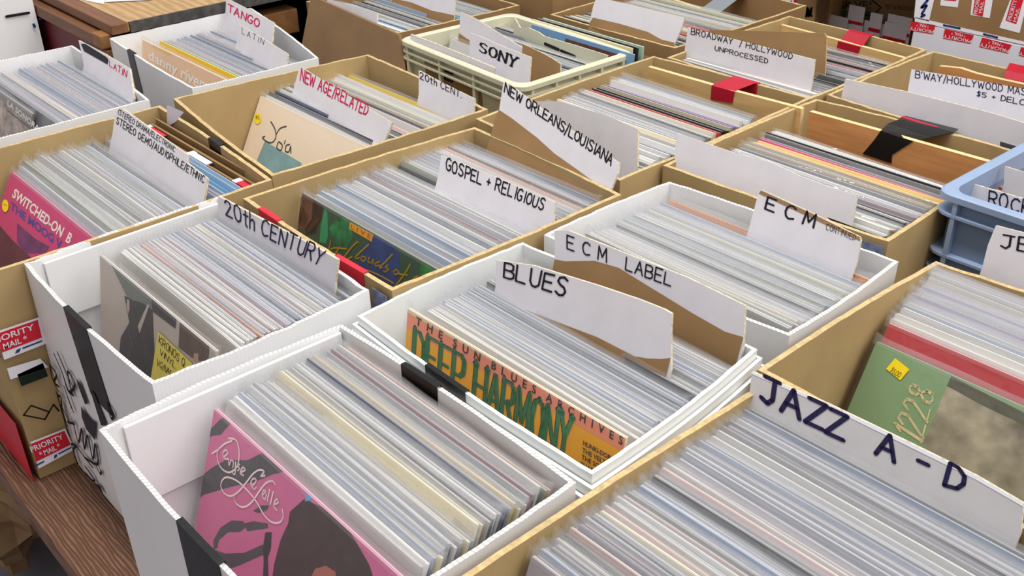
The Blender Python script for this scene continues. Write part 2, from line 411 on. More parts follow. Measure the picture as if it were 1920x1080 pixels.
# ------------------------------------------------------------------ boxes
BOX = {}
def ring(cs, off, seg, bulge, rnd):
    """corner list FL,FR,BR,BL (xy) -> list of (point, side, s) going round; off = inward offset"""
    n = 4; out = []
    ctr = sum((Vector(c) for c in cs), Vector((0, 0))) / 4
    ins = []
    for i in range(4):
        p, a, b = Vector(cs[i]), Vector(cs[i - 1]), Vector(cs[(i + 1) % 4])
        d1, d2 = (p - a).normalized(), (b - p).normalized()
        n1, n2 = Vector((-d1.y, d1.x)), Vector((-d2.y, d2.x))
        ins.append(p + (n1 + n2) * (off / max(.2, 1 + n1.dot(n2))))
    for i in range(4):
        a, b = ins[i], ins[(i + 1) % 4]; d = (b - a); nn = Vector((d.y, -d.x)).normalized()
        for k in range(seg):
            s = k / seg
            out.append((a + d * s, nn, math.sin(math.pi * s), (a + d * s)))
    return out
def make_box(key, name, label, cs, h=None, top=0.0, th=.004, m=KRAFT, edge=None, bulge=.004, rimnoise=.0006, taper=.003, cat='box', group=None, seed=1, drop=None):
    """cs: FL, FR, BR, BL (x,y). open box with one continuous body; drop: rim drop per side front,right,back,left"""
    cs = [Vector((c[0], c[1])) for c in cs]
    rnd = random.Random(seed); seg = 22; lev = 5
    zt = ZR + top; zb = TABLE + .001 if h is None else zt - h
    c = sum(cs, Vector((0, 0))) / 4
    root = empty(name, (c.x, c.y, zb), label, cat, group)
    mb = MB(); ext = []; inn = []
    noise = [rnd.uniform(-1, 1) * rimnoise for _ in range(4 * seg)]
    drop = drop or (0, 0, 0, 0)
    for dest, off in ((ext, 0.0), (inn, th)):
        for l in range(lev + 1):
            f = l / lev; z = zb + (zt - zb) * f
            cc = [p + (c - p) * (taper / max((c - p).length, .01)) * (1 - f) for p in cs]
            row = []
            for j, (p, nn, s, _) in enumerate(ring(cc, off, seg, bulge, rnd)):
                b = bulge * s * (.35 + .65 * f) * (1 if f > 0 else .3)
                sd = j // seg
                z2 = z + (noise[j] - drop[sd] * 1.0 if l == lev else 0)
                row.append(Vector((p.x + nn.x * b, p.y + nn.y * b, z2)))
            dest.append(row)
    N = 4 * seg
    per = [0]
    for j in range(N): per.append(per[-1] + (ext[lev][(j + 1) % N] - ext[lev][j]).length)
    def skin(rows, flip):
        vs = [p for r in rows for p in r]; fs = []; uv = []
        for l in range(lev):
            for j in range(N):
                a, b = l * N + j, l * N + (j + 1) % N
                f = (a, b, b + N, a + N); u = [(per[j], rows[l][j].z), (per[j + 1], rows[l][j].z), (per[j + 1], rows[l + 1][j].z), (per[j], rows[l + 1][j].z)]
                fs.append(f[::-1] if flip else f); uv.append(u[::-1] if flip else u)
        mb.add(vs, fs, 0, uv)
    skin(ext, False); skin(inn, True)
    mb.add(ext[lev] + inn[lev], [(j, (j + 1) % N, N + (j + 1) % N, N + j) for j in range(N)], 1, [[(per[j], 0), (per[j + 1], 0), (per[j + 1], th), (per[j], th)] for j in range(N)])
    mb.add(ext[0], [tuple(range(N))[::-1]], 0)
    mb.add([Vector((p.x, p.y, zb + .004)) for p in inn[0]], [tuple(range(N))], 0)
    mb.build('body', [m, edge or m], root)
    BOX[key] = dict(root=root, cs=cs, zt=zt, zb=zb, th=th, m=m, ext=ext, inn=inn, seg=seg, bulge=bulge)
    return root
def px4(FL, BL, BR, FR=None, top=0.0):
    a, b, c = [at(*p, top) for p in (FL, BL, BR)]
    d = at(*FR, top) if FR else a + (c - b)
    return [(p.x, p.y) for p in (a, d, c, b)]
SIDE = {'front': (0, 1), 'right': (1, 2), 'back': (2, 3), 'left': (3, 0)}
def side_frame(key, side, inset=0.0, z=None):
    """frame on the outside of a wall, origin at its left end at rim height"""
    b = BOX[key]; i, j = SIDE[side]
    p, q = b['cs'][i], b['cs'][j]
    d = (q - p).normalized(); nn = Vector((d.y, -d.x))
    o = Vector((p.x - nn.x * inset, p.y - nn.y * inset, b['zt'] if z is None else z))
    return Frame(o, (d.x, d.y, 0), (0, 0, 1)), (q - p).length
def wall_tape(key, side, s0, s1, out, inn, m=BLACKTAPE, name='tape', lift=.0008, slant=0.0):
    """tape folded over a rim: s along the wall in metres"""
    b = BOX[key]; fr, ln = side_frame(key, side); th = b['th']; mb = MB()
    n = 6; bg_ = b.get('bulge', 0)
    vs = []
    for k in range(n + 1):
        s = s0 + (s1 - s0) * k / n; bo = bg_ * math.sin(math.pi * s / ln)
        prof = [(-lift - bo, -out), (-lift - bo, -.02), (-lift - bo, lift + .0012), (th + lift - bo, lift + .0012), (th + lift - bo, -.02), (th + lift - bo, -inn)]
        for q, (yy, zz) in enumerate(prof):
            vs.append((s + (slant * (-zz) if q < 2 else 0), yy, zz))
    P = len(prof)
    fs = [(k * P + j, (k + 1) * P + j, (k + 1) * P + j + 1, k * P + j + 1) for k in range(n) for j in range(P - 1)]
    mb.add(vs, fs)
    o = mb.build(name, m, b['root'], M=fr.M)
    sd = o.modifiers.new('thickness', 'SOLIDIFY'); sd.thickness = .0004; sd.offset = 0
    return o
def inner_ledge(key, side, z0, z1, m, s0=.02, s1=None, gap=.0005, name='folded_lining'):
    b = BOX[key]; fr, ln = side_frame(key, side); s1 = s1 or ln - .02; mb = MB()
    mb.box(s0, s1, b['th'] + gap, b['th'] + gap + .004, z0, z1)
    return mb.build(name, m, b['root'], M=fr.M, bevel=.001)

W2 = 'white fluted plastic box'
make_box('A', 'plastic_box', 'white fluted plastic box nearest the camera, holding the pink covered record', px4((185, 805), (640, 608), (1080, 905)), m=WHITE, edge=WHITE_EDGE, th=.0045, seed=1, bulge=.005)
make_box('C20', 'plastic_box', 'white fluted plastic box scrawled with black marker on its front', px4((45, 495), (410, 370), (692, 545), (285, 720)), m=WHITE, edge=WHITE_EDGE, th=.0045, seed=2, rimnoise=.0012, taper=-.006, bulge=.006)
make_box('BLUES', 'plastic_box', 'smooth white nested plastic box under the BLUES divider card', px4((670, 592), (980, 455), (1420, 655), (1110, 890)), m=GLOSSW, edge=GLOSSW, th=.004, seed=3, bulge=.005, rimnoise=.0006)
make_box('ECM', 'plastic_box', 'white fluted plastic box in the middle, behind the BLUES box', px4((1020, 440), (1255, 340), (1685, 490), (1480, 630)), m=WHITE, edge=WHITE_EDGE, th=.0045, seed=4)
make_box('DANNY', 'plastic_box', 'white fluted plastic box with the TANGO card in it', px4((205, 72), (470, 14), (597, 108), (360, 166)), m=WHITE, edge=WHITE_EDGE, th=.0045, seed=5)
lb, rb = at(135, 85), at(280, 187)
make_box('LATIN', 'plastic_box', 'white fluted plastic box at the left edge with a crossed out card', [(lb.x, .30), (rb.x - .004, .30), (rb.x, rb.y), (lb.x, lb.y)], m=WHITE, edge=WHITE_EDGE, th=.0045, seed=6)
lb, rb = at(300, 198), at(510, 337)
make_box('SW', 'cardboard_box', 'tan cardboard box with red and white postal tape bands, behind the scrawled white box', [(lb.x, .238), (rb.x, .238), (rb.x, rb.y), (lb.x, lb.y)], m=KRAFT, edge=KRAFT_EDGE, th=.006, seed=7)
make_box('GOSP', 'cardboard_box', 'tan cardboard box holding the green covered gospel record', px4((455, 372), (890, 238), (1165, 365), (735, 545)), m=KRAFT, edge=KRAFT_EDGE, th=.006, seed=8)
make_box('NEWAGE', 'cardboard_box', 'tan cardboard box with the red lettered NEW AGE card', px4((325, 185), (690, 102), (915, 205), (510, 330)), m=KRAFT, edge=KRAFT_EDGE, th=.006, seed=9)
fl = at(930, 230); fl.x = -1.203; bl = at(1225, 105)
make_box('BIGB', 'cardboard_box', 'tan cardboard box with a birch board held by red tape, middle of the table', [(-1.19, .998), (at(1240, 310).x - .006, .99), (at(1525, 185).x - .004, at(1525, 185).y), (bl.x, bl.y)], m=KRAFT, edge=KRAFT_EDGE, th=.006, seed=10)
make_box('YEL', 'cardboard_box', 'tan cardboard box with black tape across its reddish board', px4((1243, 310), (1530, 185), (1907, 283), (1666, 453)), m=KRAFT, edge=KRAFT_EDGE, th=.006, seed=11)
jl = at(1405, 735); jf = at(870, 1080)
make_box('JAZZ', 'cardboard_box', 'tan cardboard box in the right foreground under the JAZZ A-D card', [(jf.x, .235), (jf.x + .365, .235), (jl.x + .365, jl.y + .012), (jl.x, jl.y + .012)], m=KRAFT, edge=KRAFT_EDGE, th=.006, seed=12)
j0 = at(1425, 690); j1 = at(1755, 490)
make_box('JAZ2', 'cardboard_box', 'tan cardboard box at the right edge holding the green 1228 record', [(j0.x, j0.y - .004), (j0.x + .365, j0.y - .004), (j1.x + .365, j1.y + .02), (j1.x, j1.y)], m=KRAFT, edge=KRAFT_EDGE, th=.006, seed=13)
h0, h1, h2 = at(1480, 30), at(1745, 95), at(1545, 180)
make_box('HOLLY', 'cardboard_box', 'tan cardboard box behind the BROADWAY card', [(h0.x, 1.452), (h2.x - .008, 1.452), (h1.x - .008, h1.y), (h0.x, h0.y)], m=KRAFT, edge=KRAFT_EDGE, th=.006, seed=14)
make_box('BWAY', 'cardboard_box', "tan cardboard box at the right behind the long blank white card", [(at(1545, 180).x, 1.49), (-.50, 1.475), (-.495, 1.83), (at(1750, 95).x, 1.83)], m=KRAFT, edge=KRAFT_EDGE, th=.006, seed=15)
make_box('TOPB', 'cardboard_box', 'brown cardboard box at the top with silver tape on its board', [(-1.535, 1.497), (-1.205, 1.505), (-1.20, 1.93), (-1.535, 1.93)], m=KRAFT_D, edge=KRAFT_EDGE, th=.006, seed=16)
make_box('FLAP', 'cardboard_box', 'brown cardboard box at the top left with a tall plain front panel', [(-1.985, 1.19), (-1.65, 1.19), (-1.63, 1.50), (-1.97, 1.50)], m=KRAFT_D, edge=KRAFT_EDGE, th=.006, seed=17)
make_box('BACK2', 'cardboard_box', 'plain empty brown cardboard box at the very top, behind the torn topped divider', [(-1.98, 1.53), (-1.56, 1.53), (-1.56, 1.92), (-1.98, 1.92)], m=KRAFT_D, edge=KRAFT_EDGE, th=.006, seed=19, top=.05)
make_box('WHITE2', 'plastic_box', 'white plastic box cut off by the top left corner, ink spots on its side', [(-2.75, .36), (-2.395, .36), (-2.39, .748), (-2.75, .748)], m=WHITE, edge=WHITE_EDGE, th=.0045, seed=18, top=.02)

# nested outer tubs round the smooth white box
for k in (1, 2):
    b = BOX['BLUES']; mb = MB(); o_ = .0048 * k; dz = .011 * k
    A = ring(b['cs'], -o_, 22, 0, None); B = ring(b['cs'], -o_ + .0036, 22, 0, None)
    def pt(q, z): return Vector((q[0].x + q[1].x * .005 * q[2], q[0].y + q[1].y * .005 * q[2], z))
    N = len(A); zt = b['zt'] - dz; zb = b['zb'] + .002
    mb.add([pt(q, zb) for q in A] + [pt(q, zt) for q in A] + [pt(q, zt) for q in B] + [pt(q, zb) for q in B],
           [(j, (j + 1) % N, N + (j + 1) % N, N + j) for j in range(N)] + [(N + j, N + (j + 1) % N, 2 * N + (j + 1) % N, 2 * N + j) for j in range(N)] + [(2 * N + j, 2 * N + (j + 1) % N, 3 * N + (j + 1) % N, 3 * N + j) for j in range(N)])
    mb.build('nested_tub', GLOSSW, b['root'])
# tapes and linings of the white boxes
wall_tape('A', 'front', .165, .235, .17, .02, slant=.0)
wall_tape('C20', 'front', .135, .197, .11, .03, slant=.15)
wall_tape('DANNY', 'front', .10, .135, .075, .01, slant=.1)
wall_tape('A', 'back', .190, .247, .02, .055)
wall_tape('BLUES', 'front', .128, .192, .03, .003)
inner_ledge('A', 'left', -.10, -.004, WHITE, .006)
inner_ledge('C20', 'left', -.085, -.004, WHITE, .006)

# black scrawl on the front of the scrawled box
fr, ln = side_frame('C20', 'front', inset=-.0075); fr.clip = (.008, ln - .01, -.300, -.01)
def Q(x, y): return (80 + x / 3.175, 640 + y / 3.175)
scr = [[(70, 75), (120, 190), (150, 290), (185, 320)], [(90, 65), (140, 180), (190, 290)], [(45, 140), (60, 220), (100, 300)], [(55, 150), (85, 200), (70, 240), (100, 270)], [(125, 205), (160, 300), (195, 250), (150, 180), (180, 320)],
       [(130, 270), (175, 400), (150, 330), (185, 420)], [(80, 300), (95, 400), (140, 480), (110, 380), (155, 470)], [(85, 330), (110, 330), (120, 430), (150, 500)], [(95, 470), (110, 440), (130, 520), (105, 500), (95, 470)], [(150, 480), (190, 490)], [(185, 490), (215, 600), (235, 520), (250, 640), (270, 560), (300, 700), (315, 610), (330, 730), (250, 690)],
       [(150, 590), (215, 740), (185, 650), (200, 620), (170, 610)], [(200, 620), (260, 700), (300, 750)], [(255, 745), (290, 790), (310, 830), (270, 820)], [(320, 740), (345, 790), (350, 770)], [(300, 870), (330, 950)], [(385, 365), (410, 460), (425, 430), (395, 380)]]
pxlines(fr, BOX['C20']['root'], [smooth_line([Q(*p) for p in l], 4) for l in scr], INK, .0042, y=-.0004, name='marker_scrawl')
mb = MB()
for pl in ([(205, 222), (228, 250), (272, 370), (255, 375), (215, 270)], [(285, 290), (310, 310), (385, 500), (350, 500), (310, 370)], [(230, 385), (260, 430), (290, 465), (320, 480), (315, 590), (260, 520), (235, 450)], [(305, 835), (345, 860), (400, 1000), (360, 960), (320, 890)]):
    pxpoly(fr, None, [Q(*p) for p in pl], INK, y=-.0005, mb=mb)
mb.build('marker_scrawl', mat('scuffed_marker', '#2a2631', .6, noise=.5, nscale=90), BOX['C20']['root'], M=fr.M)

# ------------------------------------------------------------------ postal tape and print
POST_R = mat('postal_red', '#cf2034', .4, spec=.4)
POST_W = mat('postal_white', '#eceaf0', .4, spec=.4)
POST_B = mat('postal_blue', '#2c3c78', .45)
def postal(fr, parent, tl, tr, br, bl, text=('PRIORITY', '* MAIL *'), y=-.0006, flip=False, blue=True):
    """white strip with a red panel, lettering and a blue line, given by four pixels"""
    mb = MB(); q = lambda u, v: tuple((Vector(bl) * (1 - u) + Vector(br) * u) * (1 - v) + (Vector(tl) * (1 - u) + Vector(tr) * u) * v)
    st = pxpoly(fr, parent, [tl, tr, br, bl], POST_W, y, 'postal_strip')
    r0, r1 = (.27, .93) if not flip else (.07, .73)
    pxpoly(fr, parent, [q(.04, r1), q(.96, r1), q(.96, r0), q(.04, r0)], POST_R, y - .0004, 'red_panel')
    mb = MB(); d = (r1 - r0)
    for i, t in enumerate(text):
        v1 = r1 - d * (.12 + .45 * i); v0 = v1 - d * .32
        a, b_ = (.12, .88) if i == 0 else (.26, .74)
        qd = [q(a, v1), q(b_, v1), q(b_, v0), q(a, v0)]
        if flip: 
            v1, v0 = r0 + d * (.12 + .45 * i), r0 + d * (.12 + .45 * i) + d * .32
            qd = [q(b_, v1), q(a, v1), q(a, v0), q(b_, v0)]
        printed(fr, parent, t, qd, None, y - .0008, mb=mb, bold=.012)
    mb.build('lettering', POST_W, parent, M=fr.M)
    if blue:
        b0, b1 = (.07, .18) if not flip else (.82, .93)
        mb = MB(); poly(mb, [fr.hit(*q(.55, b1)), fr.hit(*q(.62, b1)), fr.hit(*q(.58, b0)), fr.hit(*q(.51, b0))], y - .0004)
        poly(mb, [fr.hit(*q(.64, b1)), fr.hit(*q(.95, b1)), fr.hit(*q(.95, (b0 + b1) / 2)), fr.hit(*q(.64, (b0 + b1) / 2))], y - .0004)
        poly(mb, [fr.hit(*q(.06, b1)), fr.hit(*q(.3, b1)), fr.hit(*q(.3, (b0 + b1) / 2)), fr.hit(*q(.06, (b0 + b1) / 2))], y - .0004)
        mb.build('blue_print', POST_B, parent, M=fr.M)
fr, ln = side_frame('SW', 'right', inset=-.0075); fr.clip = (.002, ln, -.308, 0)
R = BOX['SW']['root']
postal(fr, R, (-44, 634), (74, 594), (86, 644), (-32, 690))
postal(fr, R, (42, 834), (122, 803), (140, 842), (62, 884))
mb = MB(); pxpoly(fr, R, [(-5, 696), (75, 672), (90, 688), (8, 715)], POST_W, mb=mb); mb.build('white_label', POST_W, R, M=fr.M)
mb = MB(); pxpoly(fr, R, [(32, 702), (80, 680), (90, 705), (40, 724)], None, mb=mb); mb.build('dark_print', flat('#16261c'), R, M=fr.M)
pxlines(fr, R, [[(44, 778), (58, 760), (92, 772), (84, 786), (44, 778)], [(84, 786), (100, 758), (110, 770)]], flat('#231d18'), .0022, name='line_drawing')
fr2, ln = side_frame('SW', 'front', inset=-.006)
mb = MB(); mb.box(.02, ln - .002, -.0005, 0, -.322, -.215); mb.build('postal_strip', POST_R, R, M=fr2.M)
# postal tape on the front rim of the gospel box
for s0, s1 in ((.045, .095), (.225, .285)):
    wall_tape('GOSP', 'front', s0, s1, .05, .012, m=POST_R, name='postal_tape')
# blue print at a torn corner
for key, px in (('GOSP', (738, 548)), ('YEL', (1668, 470))):
    b = BOX[key]; fr, ln = side_frame(key, 'front', inset=-.0066); mb = MB()
    mb.box(ln - .03, ln - .002, -.0004, 0, -.045, -.006); mb.build('torn_label', mat('torn_label', '#7d86a8', .6, noise=.5, nscale=120), b['root'], M=fr.M)

# ------------------------------------------------------------------ divider cards
CARDS = {}
LEAN = dict(A=.42, C20=.22, BLUES=.25, ECM=.32, JAZZ=.36, JAZ2=.42, GOSP=.42, SW=.6, NEWAGE=.5, LATIN=.45, DANNY=.42, SONY=.3, BIGB=.32, YEL=.3, FLAP=.3, TOPB=.25, HOLLY=.25, BWAY=.25, ROCK=.2, WHITE2=.4)
CARDZ = dict(BLUES=-.004, ECM=-.006, JAZZ=-.004, C20=-.006, GOSP=-.006, NEWAGE=-.016, SW=-.010, LATIN=-.014, DANNY=-.012, BIGB=-.004, YEL=-.014, JAZ2=-.004, SONY=-.016, ROCK=.0)
def card(box, label, outline, bl, br, bz=-.02, lean=None, m=None, edge=None, ext=.16, th=.0035, group=None, yawfix=None):
    lean = LEAN[box] if lean is None else lean
    bz = CARDZ.get(box, bz) if bz != 'x' else 0
    p1, p2 = at(*bl, bz), at(*br, bz)
    d = p2 - p1
    if yawfix is not None: d = Vector((math.cos(yawfix), math.sin(yawfix), 0))
    d.z = 0; d.normalize()
    fr0 = Frame(p1, d, (-d.y * lean, d.x * lean, 1))
    pts = [fr0.hit(*p) for p in outline]
    xm = (min(p[0] for p in pts) + max(p[0] for p in pts)) / 2
    fr = Frame(fr0.o + fr0.ex * xm - fr0.ey * ext, fr0.ex, fr0.ey)
    pts = [fr.hit(*p) for p in outline]
    pts = [(pts[0][0], 0)] + pts + [(pts[-1][0], 0)]
    root = empty('divider_card', fr.M, label, 'divider', group)
    mb = MB(); slab(mb, pts, 0, th)
    mb.build('card', [m or CARDW, edge or CARD_EDGE], root, M=fr.M)
    CARDS.setdefault(box, []).append((p1 + p2) / 2)
    return fr, root
def patch(fr, root, pxs, m, y=-.0004, down=None, name='torn_patch'):
    pts = [fr.hit(*p) for p in pxs]
    if down is not None: pts = pts + [(pts[-1][0], down), (pts[0][0], down)]
    mb = MB(); poly(mb, pts, y); return mb.build(name, m, root, M=fr.M)

fr, r = card('BLUES', 'white torn divider card lettered BLUES in black marker', [(930, 530), (930, 488), (1000, 498), (1120, 535), (1200, 562), (1245, 580), (1259, 588), (1257, 640), (1258, 692)], (930, 535), (1258, 694))
patch(fr, r, [(930, 560), (1120, 632), (1190, 668), (1215, 672), (1240, 673), (1257.5, 671)], KRAFT_D, down=.02)
write(fr, r, 'BLUES', [(946, 491), (1066, 522), (1058, 556), (944, 518)], pen=.75)
fr, r = card('BLUES', 'brown and white divider card lettered ECM LABEL against the back of the BLUES box', [(1040, 480), (1040, 433), (1065, 432), (1160, 470), (1200, 486), (1250, 505), (1288, 520), (1340, 545), (1397, 573), (1393, 655)], (1040, 492), (1393, 661))
patch(fr, r, [(1040, 486), (1060, 490), (1115, 489), (1160, 502), (1230, 545), (1300, 588), (1360, 622), (1394, 632)], KRAFT_D, down=.02)
write(fr, r, 'E C M   LABEL', [(1064, 440), (1262, 514), (1258, 537), (1064, 465)], pen=.72)
fr, r = card('ECM', 'white divider card lettered ECM continued at the back of the white fluted box', [(1407, 418), (1422, 362), (1428, 356), (1520, 398), (1612, 444), (1614, 452), (1606, 492)], (1405, 425), (1605, 502), bz=-.03)
patch(fr, r, [(1427, 357), (1520, 399), (1613, 445), (1613, 452), (1520, 408), (1423, 363)], KRAFT_D, name='bare_edge')
write(fr, r, 'E C M', [(1440, 369), (1533, 405), (1526, 428), (1434, 392)], pen=.85)
write(fr, r, 'CONTINUED', [(1551, 419), (1606, 441), (1603, 451), (1549, 430)], pen=.6)
fr, r = card('JAZZ', 'grey white divider card lettered JAZZ A-D in thick purple black marker', [(1405, 738), (1410, 697), (1550, 756), (1700, 828), (1830, 892), (1919, 944), (1914, 1000)], (1405, 745), (1914, 1008), bz=-.01, lean=.3, m=CARDG)
patch(fr, r, [(1410, 697), (1550, 756), (1700, 828), (1830, 892), (1919, 944), (1919, 950), (1830, 899), (1700, 835), (1550, 762), (1410, 701)], PAPER, name='bare_edge')
write(fr, r, 'JAZZ  A - D', [(1432, 706), (1812, 884), (1800, 924), (1426, 752)], m=INKB, pen=1.05, gap=1.0)
fr, r = card('C20', 'white divider card lettered 20th CENTURY at the back of the scrawled box', [(410, 398), (409, 368), (500, 416), (590, 462), (633, 487), (628, 528)], (412, 402), (627, 534), bz=-.03, lean=.16)
write(fr, r, '20th CENTURY', [(420, 372), (612, 470), (600, 498), (424, 403)], m=INKB, pen=.75)
fr, r = card('GOSP', 'white divider card lettered GOSPEL + RELIGIOUS in black marker', [(822, 328), (827, 291), (935, 334), (1041, 379), (1036, 420)], (821, 334), (1035, 424))
write(fr, r, 'GOSPEL + RELIGIOUS', [(838, 296), (1024, 374), (1018, 394), (836, 318)], pen=.9)
fr, r = card('GOSP', 'tall slanted brown and white divider card lettered NEW ORLEANS/LOUISIANA', [(922, 256), (936, 205), (944, 154), (955, 158), (1050, 230), (1120, 277), (1161, 306), (1158, 325), (1145, 358)], (920, 262), (1143, 362), bz=-.01)
patch(fr, r, [(931, 216), (936, 206), (960, 222), (1007, 258), (1040, 288), (1077, 314), (1115, 342), (1145, 358)], KRAFT_D, down=.02)
write(fr, r, 'NEW ORLEANS/LOUISIANA', [(949, 155), (1152, 292), (1146, 310), (946, 172)], pen=1.0, gap=1.1)
fr, r = card('NEWAGE', 'white divider card lettered NEW AGE/RELATED in red marker', [(552, 162), (562, 124), (600, 148), (735, 230), (722, 262)], (553, 166), (722, 266), bz=-.03)
write(fr, r, 'NEW AGE/RELATED', [(566, 129), (693, 198), (688, 217), (563, 150)], m=INKR, pen=.95)
fr, r = card('NEWAGE', 'small white divider card lettered 20th CENT. at the back of its tan box', [(785, 176), (785, 132), (830, 156), (889, 185), (888, 214)], (785, 180), (888, 222), bz=-.03, lean=.3)
write(fr, r, '20th CENT.', [(788, 134), (866, 172), (865, 183), (788, 147)], pen=.75)
fr, r = card('SW', 'white divider card with two lines of black marker lettering, STEREO DEMO', [(211, 250), (216, 210), (228, 202), (290, 247), (351, 290), (350, 305), (388, 334), (384, 365)], (211, 252), (383, 370), bz=-.02, lean=.45)
write(fr, r, '(STEREO DRAMA/ELECTRONIC', [(223, 204), (330, 276), (328, 285), (221, 213)], pen=.8, gap=1.4)
write(fr, r, 'STEREO DEMO/AUDIOPHILE/ETHNIC', [(220, 219), (385, 331), (382, 343), (218, 231)], pen=.85, gap=1.4)
fr, r = card('LATIN', 'white divider card with a blacked out word and red LATIN lettering', [(157, 122), (153, 100), (147, 75), (195, 100), (243, 129), (251, 184)], (158, 124), (251, 190), bz=-.03)
pxpoly(fr, r, [(152, 82), (160, 82), (200, 107), (204, 112), (202, 121), (158, 96)], mat('blackout_marker', '#191820', .6), name='blackout_bar')
write(fr, r, 'LATIN', [(206, 114), (239, 133), (237, 145), (206, 124)], m=INKR, pen=.85)
fr, r = card('DANNY', 'white divider card lettered TANGO in red marker', [(422, 36), (424, -4), (470, 20), (513, 42), (510, 76)], (422, 40), (510, 82), bz=-.02)
write(fr, r, 'TANGO', [(428, 7), (488, 38), (485, 52), (427, 21)], m=INKR, pen=.9)
fr, r = card('DANNY', 'white divider card lettered LATIN in thin black pen in front of TANGO', [(444, 78), (446, 44), (490, 70), (539, 101), (536, 128)], (444, 82), (536, 134), bz=-.02)
write(fr, r, 'LATIN', [(455, 52), (496, 74), (494, 84), (454, 63)], pen=.4, gap=2.2)
fr, r = card('BIGB', 'blank grey white divider card behind the NEW ORLEANS card', [(1000, 250), (1000, 190), (1050, 190), (1139, 217), (1196, 242), (1195, 312)], (1000, 238), (1195, 318), bz=-.01, m=CARDG)
fr, r = card('YEL', 'long blank white divider card at the front of the box with the yellow record', [(1264, 318), (1268, 249), (1380, 288), (1440, 302), (1500, 330), (1560, 352), (1608, 366), (1597, 426)], (1264, 322), (1597, 432), bz=-.01, m=CARDW)
fr, r = card('HOLLY', 'white divider card lettered BROADWAY / HOLLYWOOD UNPROCESSED', [(1283, 98), (1290, 52), (1400, 80), (1528, 112), (1522, 160)], (1282, 100), (1521, 164), bz=-.004, lean=.15)
write(fr, r, 'BROADWAY  / HOLLYWOOD', [(1297, 53), (1487, 100), (1485, 111), (1296, 64)], pen=.75, jitter=.15)
write(fr, r, 'UNPROCESSED', [(1341, 86), (1441, 110), (1440, 119), (1340, 94)], pen=.8)
fr, r = card('HOLLY', 'plain brown cardboard divider behind the BROADWAY card', [(1318, 88), (1330, 56), (1395, 57), (1546, 62), (1550, 70), (1547, 140)], (1340, 100), (1547, 150), bz=-.02, lean=.2, m=KRAFT_D, edge=KRAFT_EDGE)
fr, r = card('BWAY', 'long blank white card along the front of the right hand box', [(1577, 184), (1585, 148), (1700, 172), (1800, 197), (1860, 212), (1960, 243), (1950, 278)], (1577, 186), (1915, 270), bz=-.004, lean=.1)
fr, r = card('BWAY', "white divider card lettered B'WAY/HOLLYWOOD at the right edge", [(1701, 176), (1709, 130), (1800, 145), (1960, 175), (1950, 245)], (1701, 182), (1915, 236), bz=-.01, lean=.25)
write(fr, r, "B'WAY/HOLLYWOOD MAS", [(1717, 133), (1924, 166), (1923, 179), (1716, 146)], m=INKB, pen=.75)
write(fr, r, '$5 + DELC', [(1832, 171), (1922, 187), (1920, 197), (1831, 180)], m=INKB, pen=.8)
fr, r = card('JAZ2', 'creased white divider card lettered JE at the right edge', [(1842, 500), (1852, 460), (1867, 423), (1980, 452), (1970, 560)], (1842, 505), (1930, 540), bz=-.02, lean=.2)
write(fr, r, 'JE', [(1878, 438), (1934, 448), (1930, 474), (1874, 463)], pen=.7)
fr, r = card('TOPB', 'blank white topped brown divider card at the top of the picture', [(1104, 50), (1112, 12), (1119, -6), (1283, 33), (1278, 52), (1264, 85)], (1104, 52), (1262, 90), bz=-.004, lean=.3)
patch(fr, r, [(1106, 42), (1112, 33), (1160, 44), (1215, 60), (1240, 74), (1265, 80)], KRAFT_D, down=.02)
fr, r = card('FLAP', 'white blank divider card just behind the plain brown front panel', [(610, 20), (614, -2), (660, 10), (707, 24), (706, 62)], (612, 10), (706, 60), bz=-.01, lean=.3)
fr, r = card('FLAP', 'brown divider card with a torn white top at the top edge', [(735, 10), (737, -14), (853, -4), (850, 45)], (735, 5), (850, 47), bz=-.02, lean=.3, m=CARDW)
patch(fr, r, [(736, -3), (770, 4), (810, 20), (830, 24), (852, 29)], KRAFT_D, down=.02)

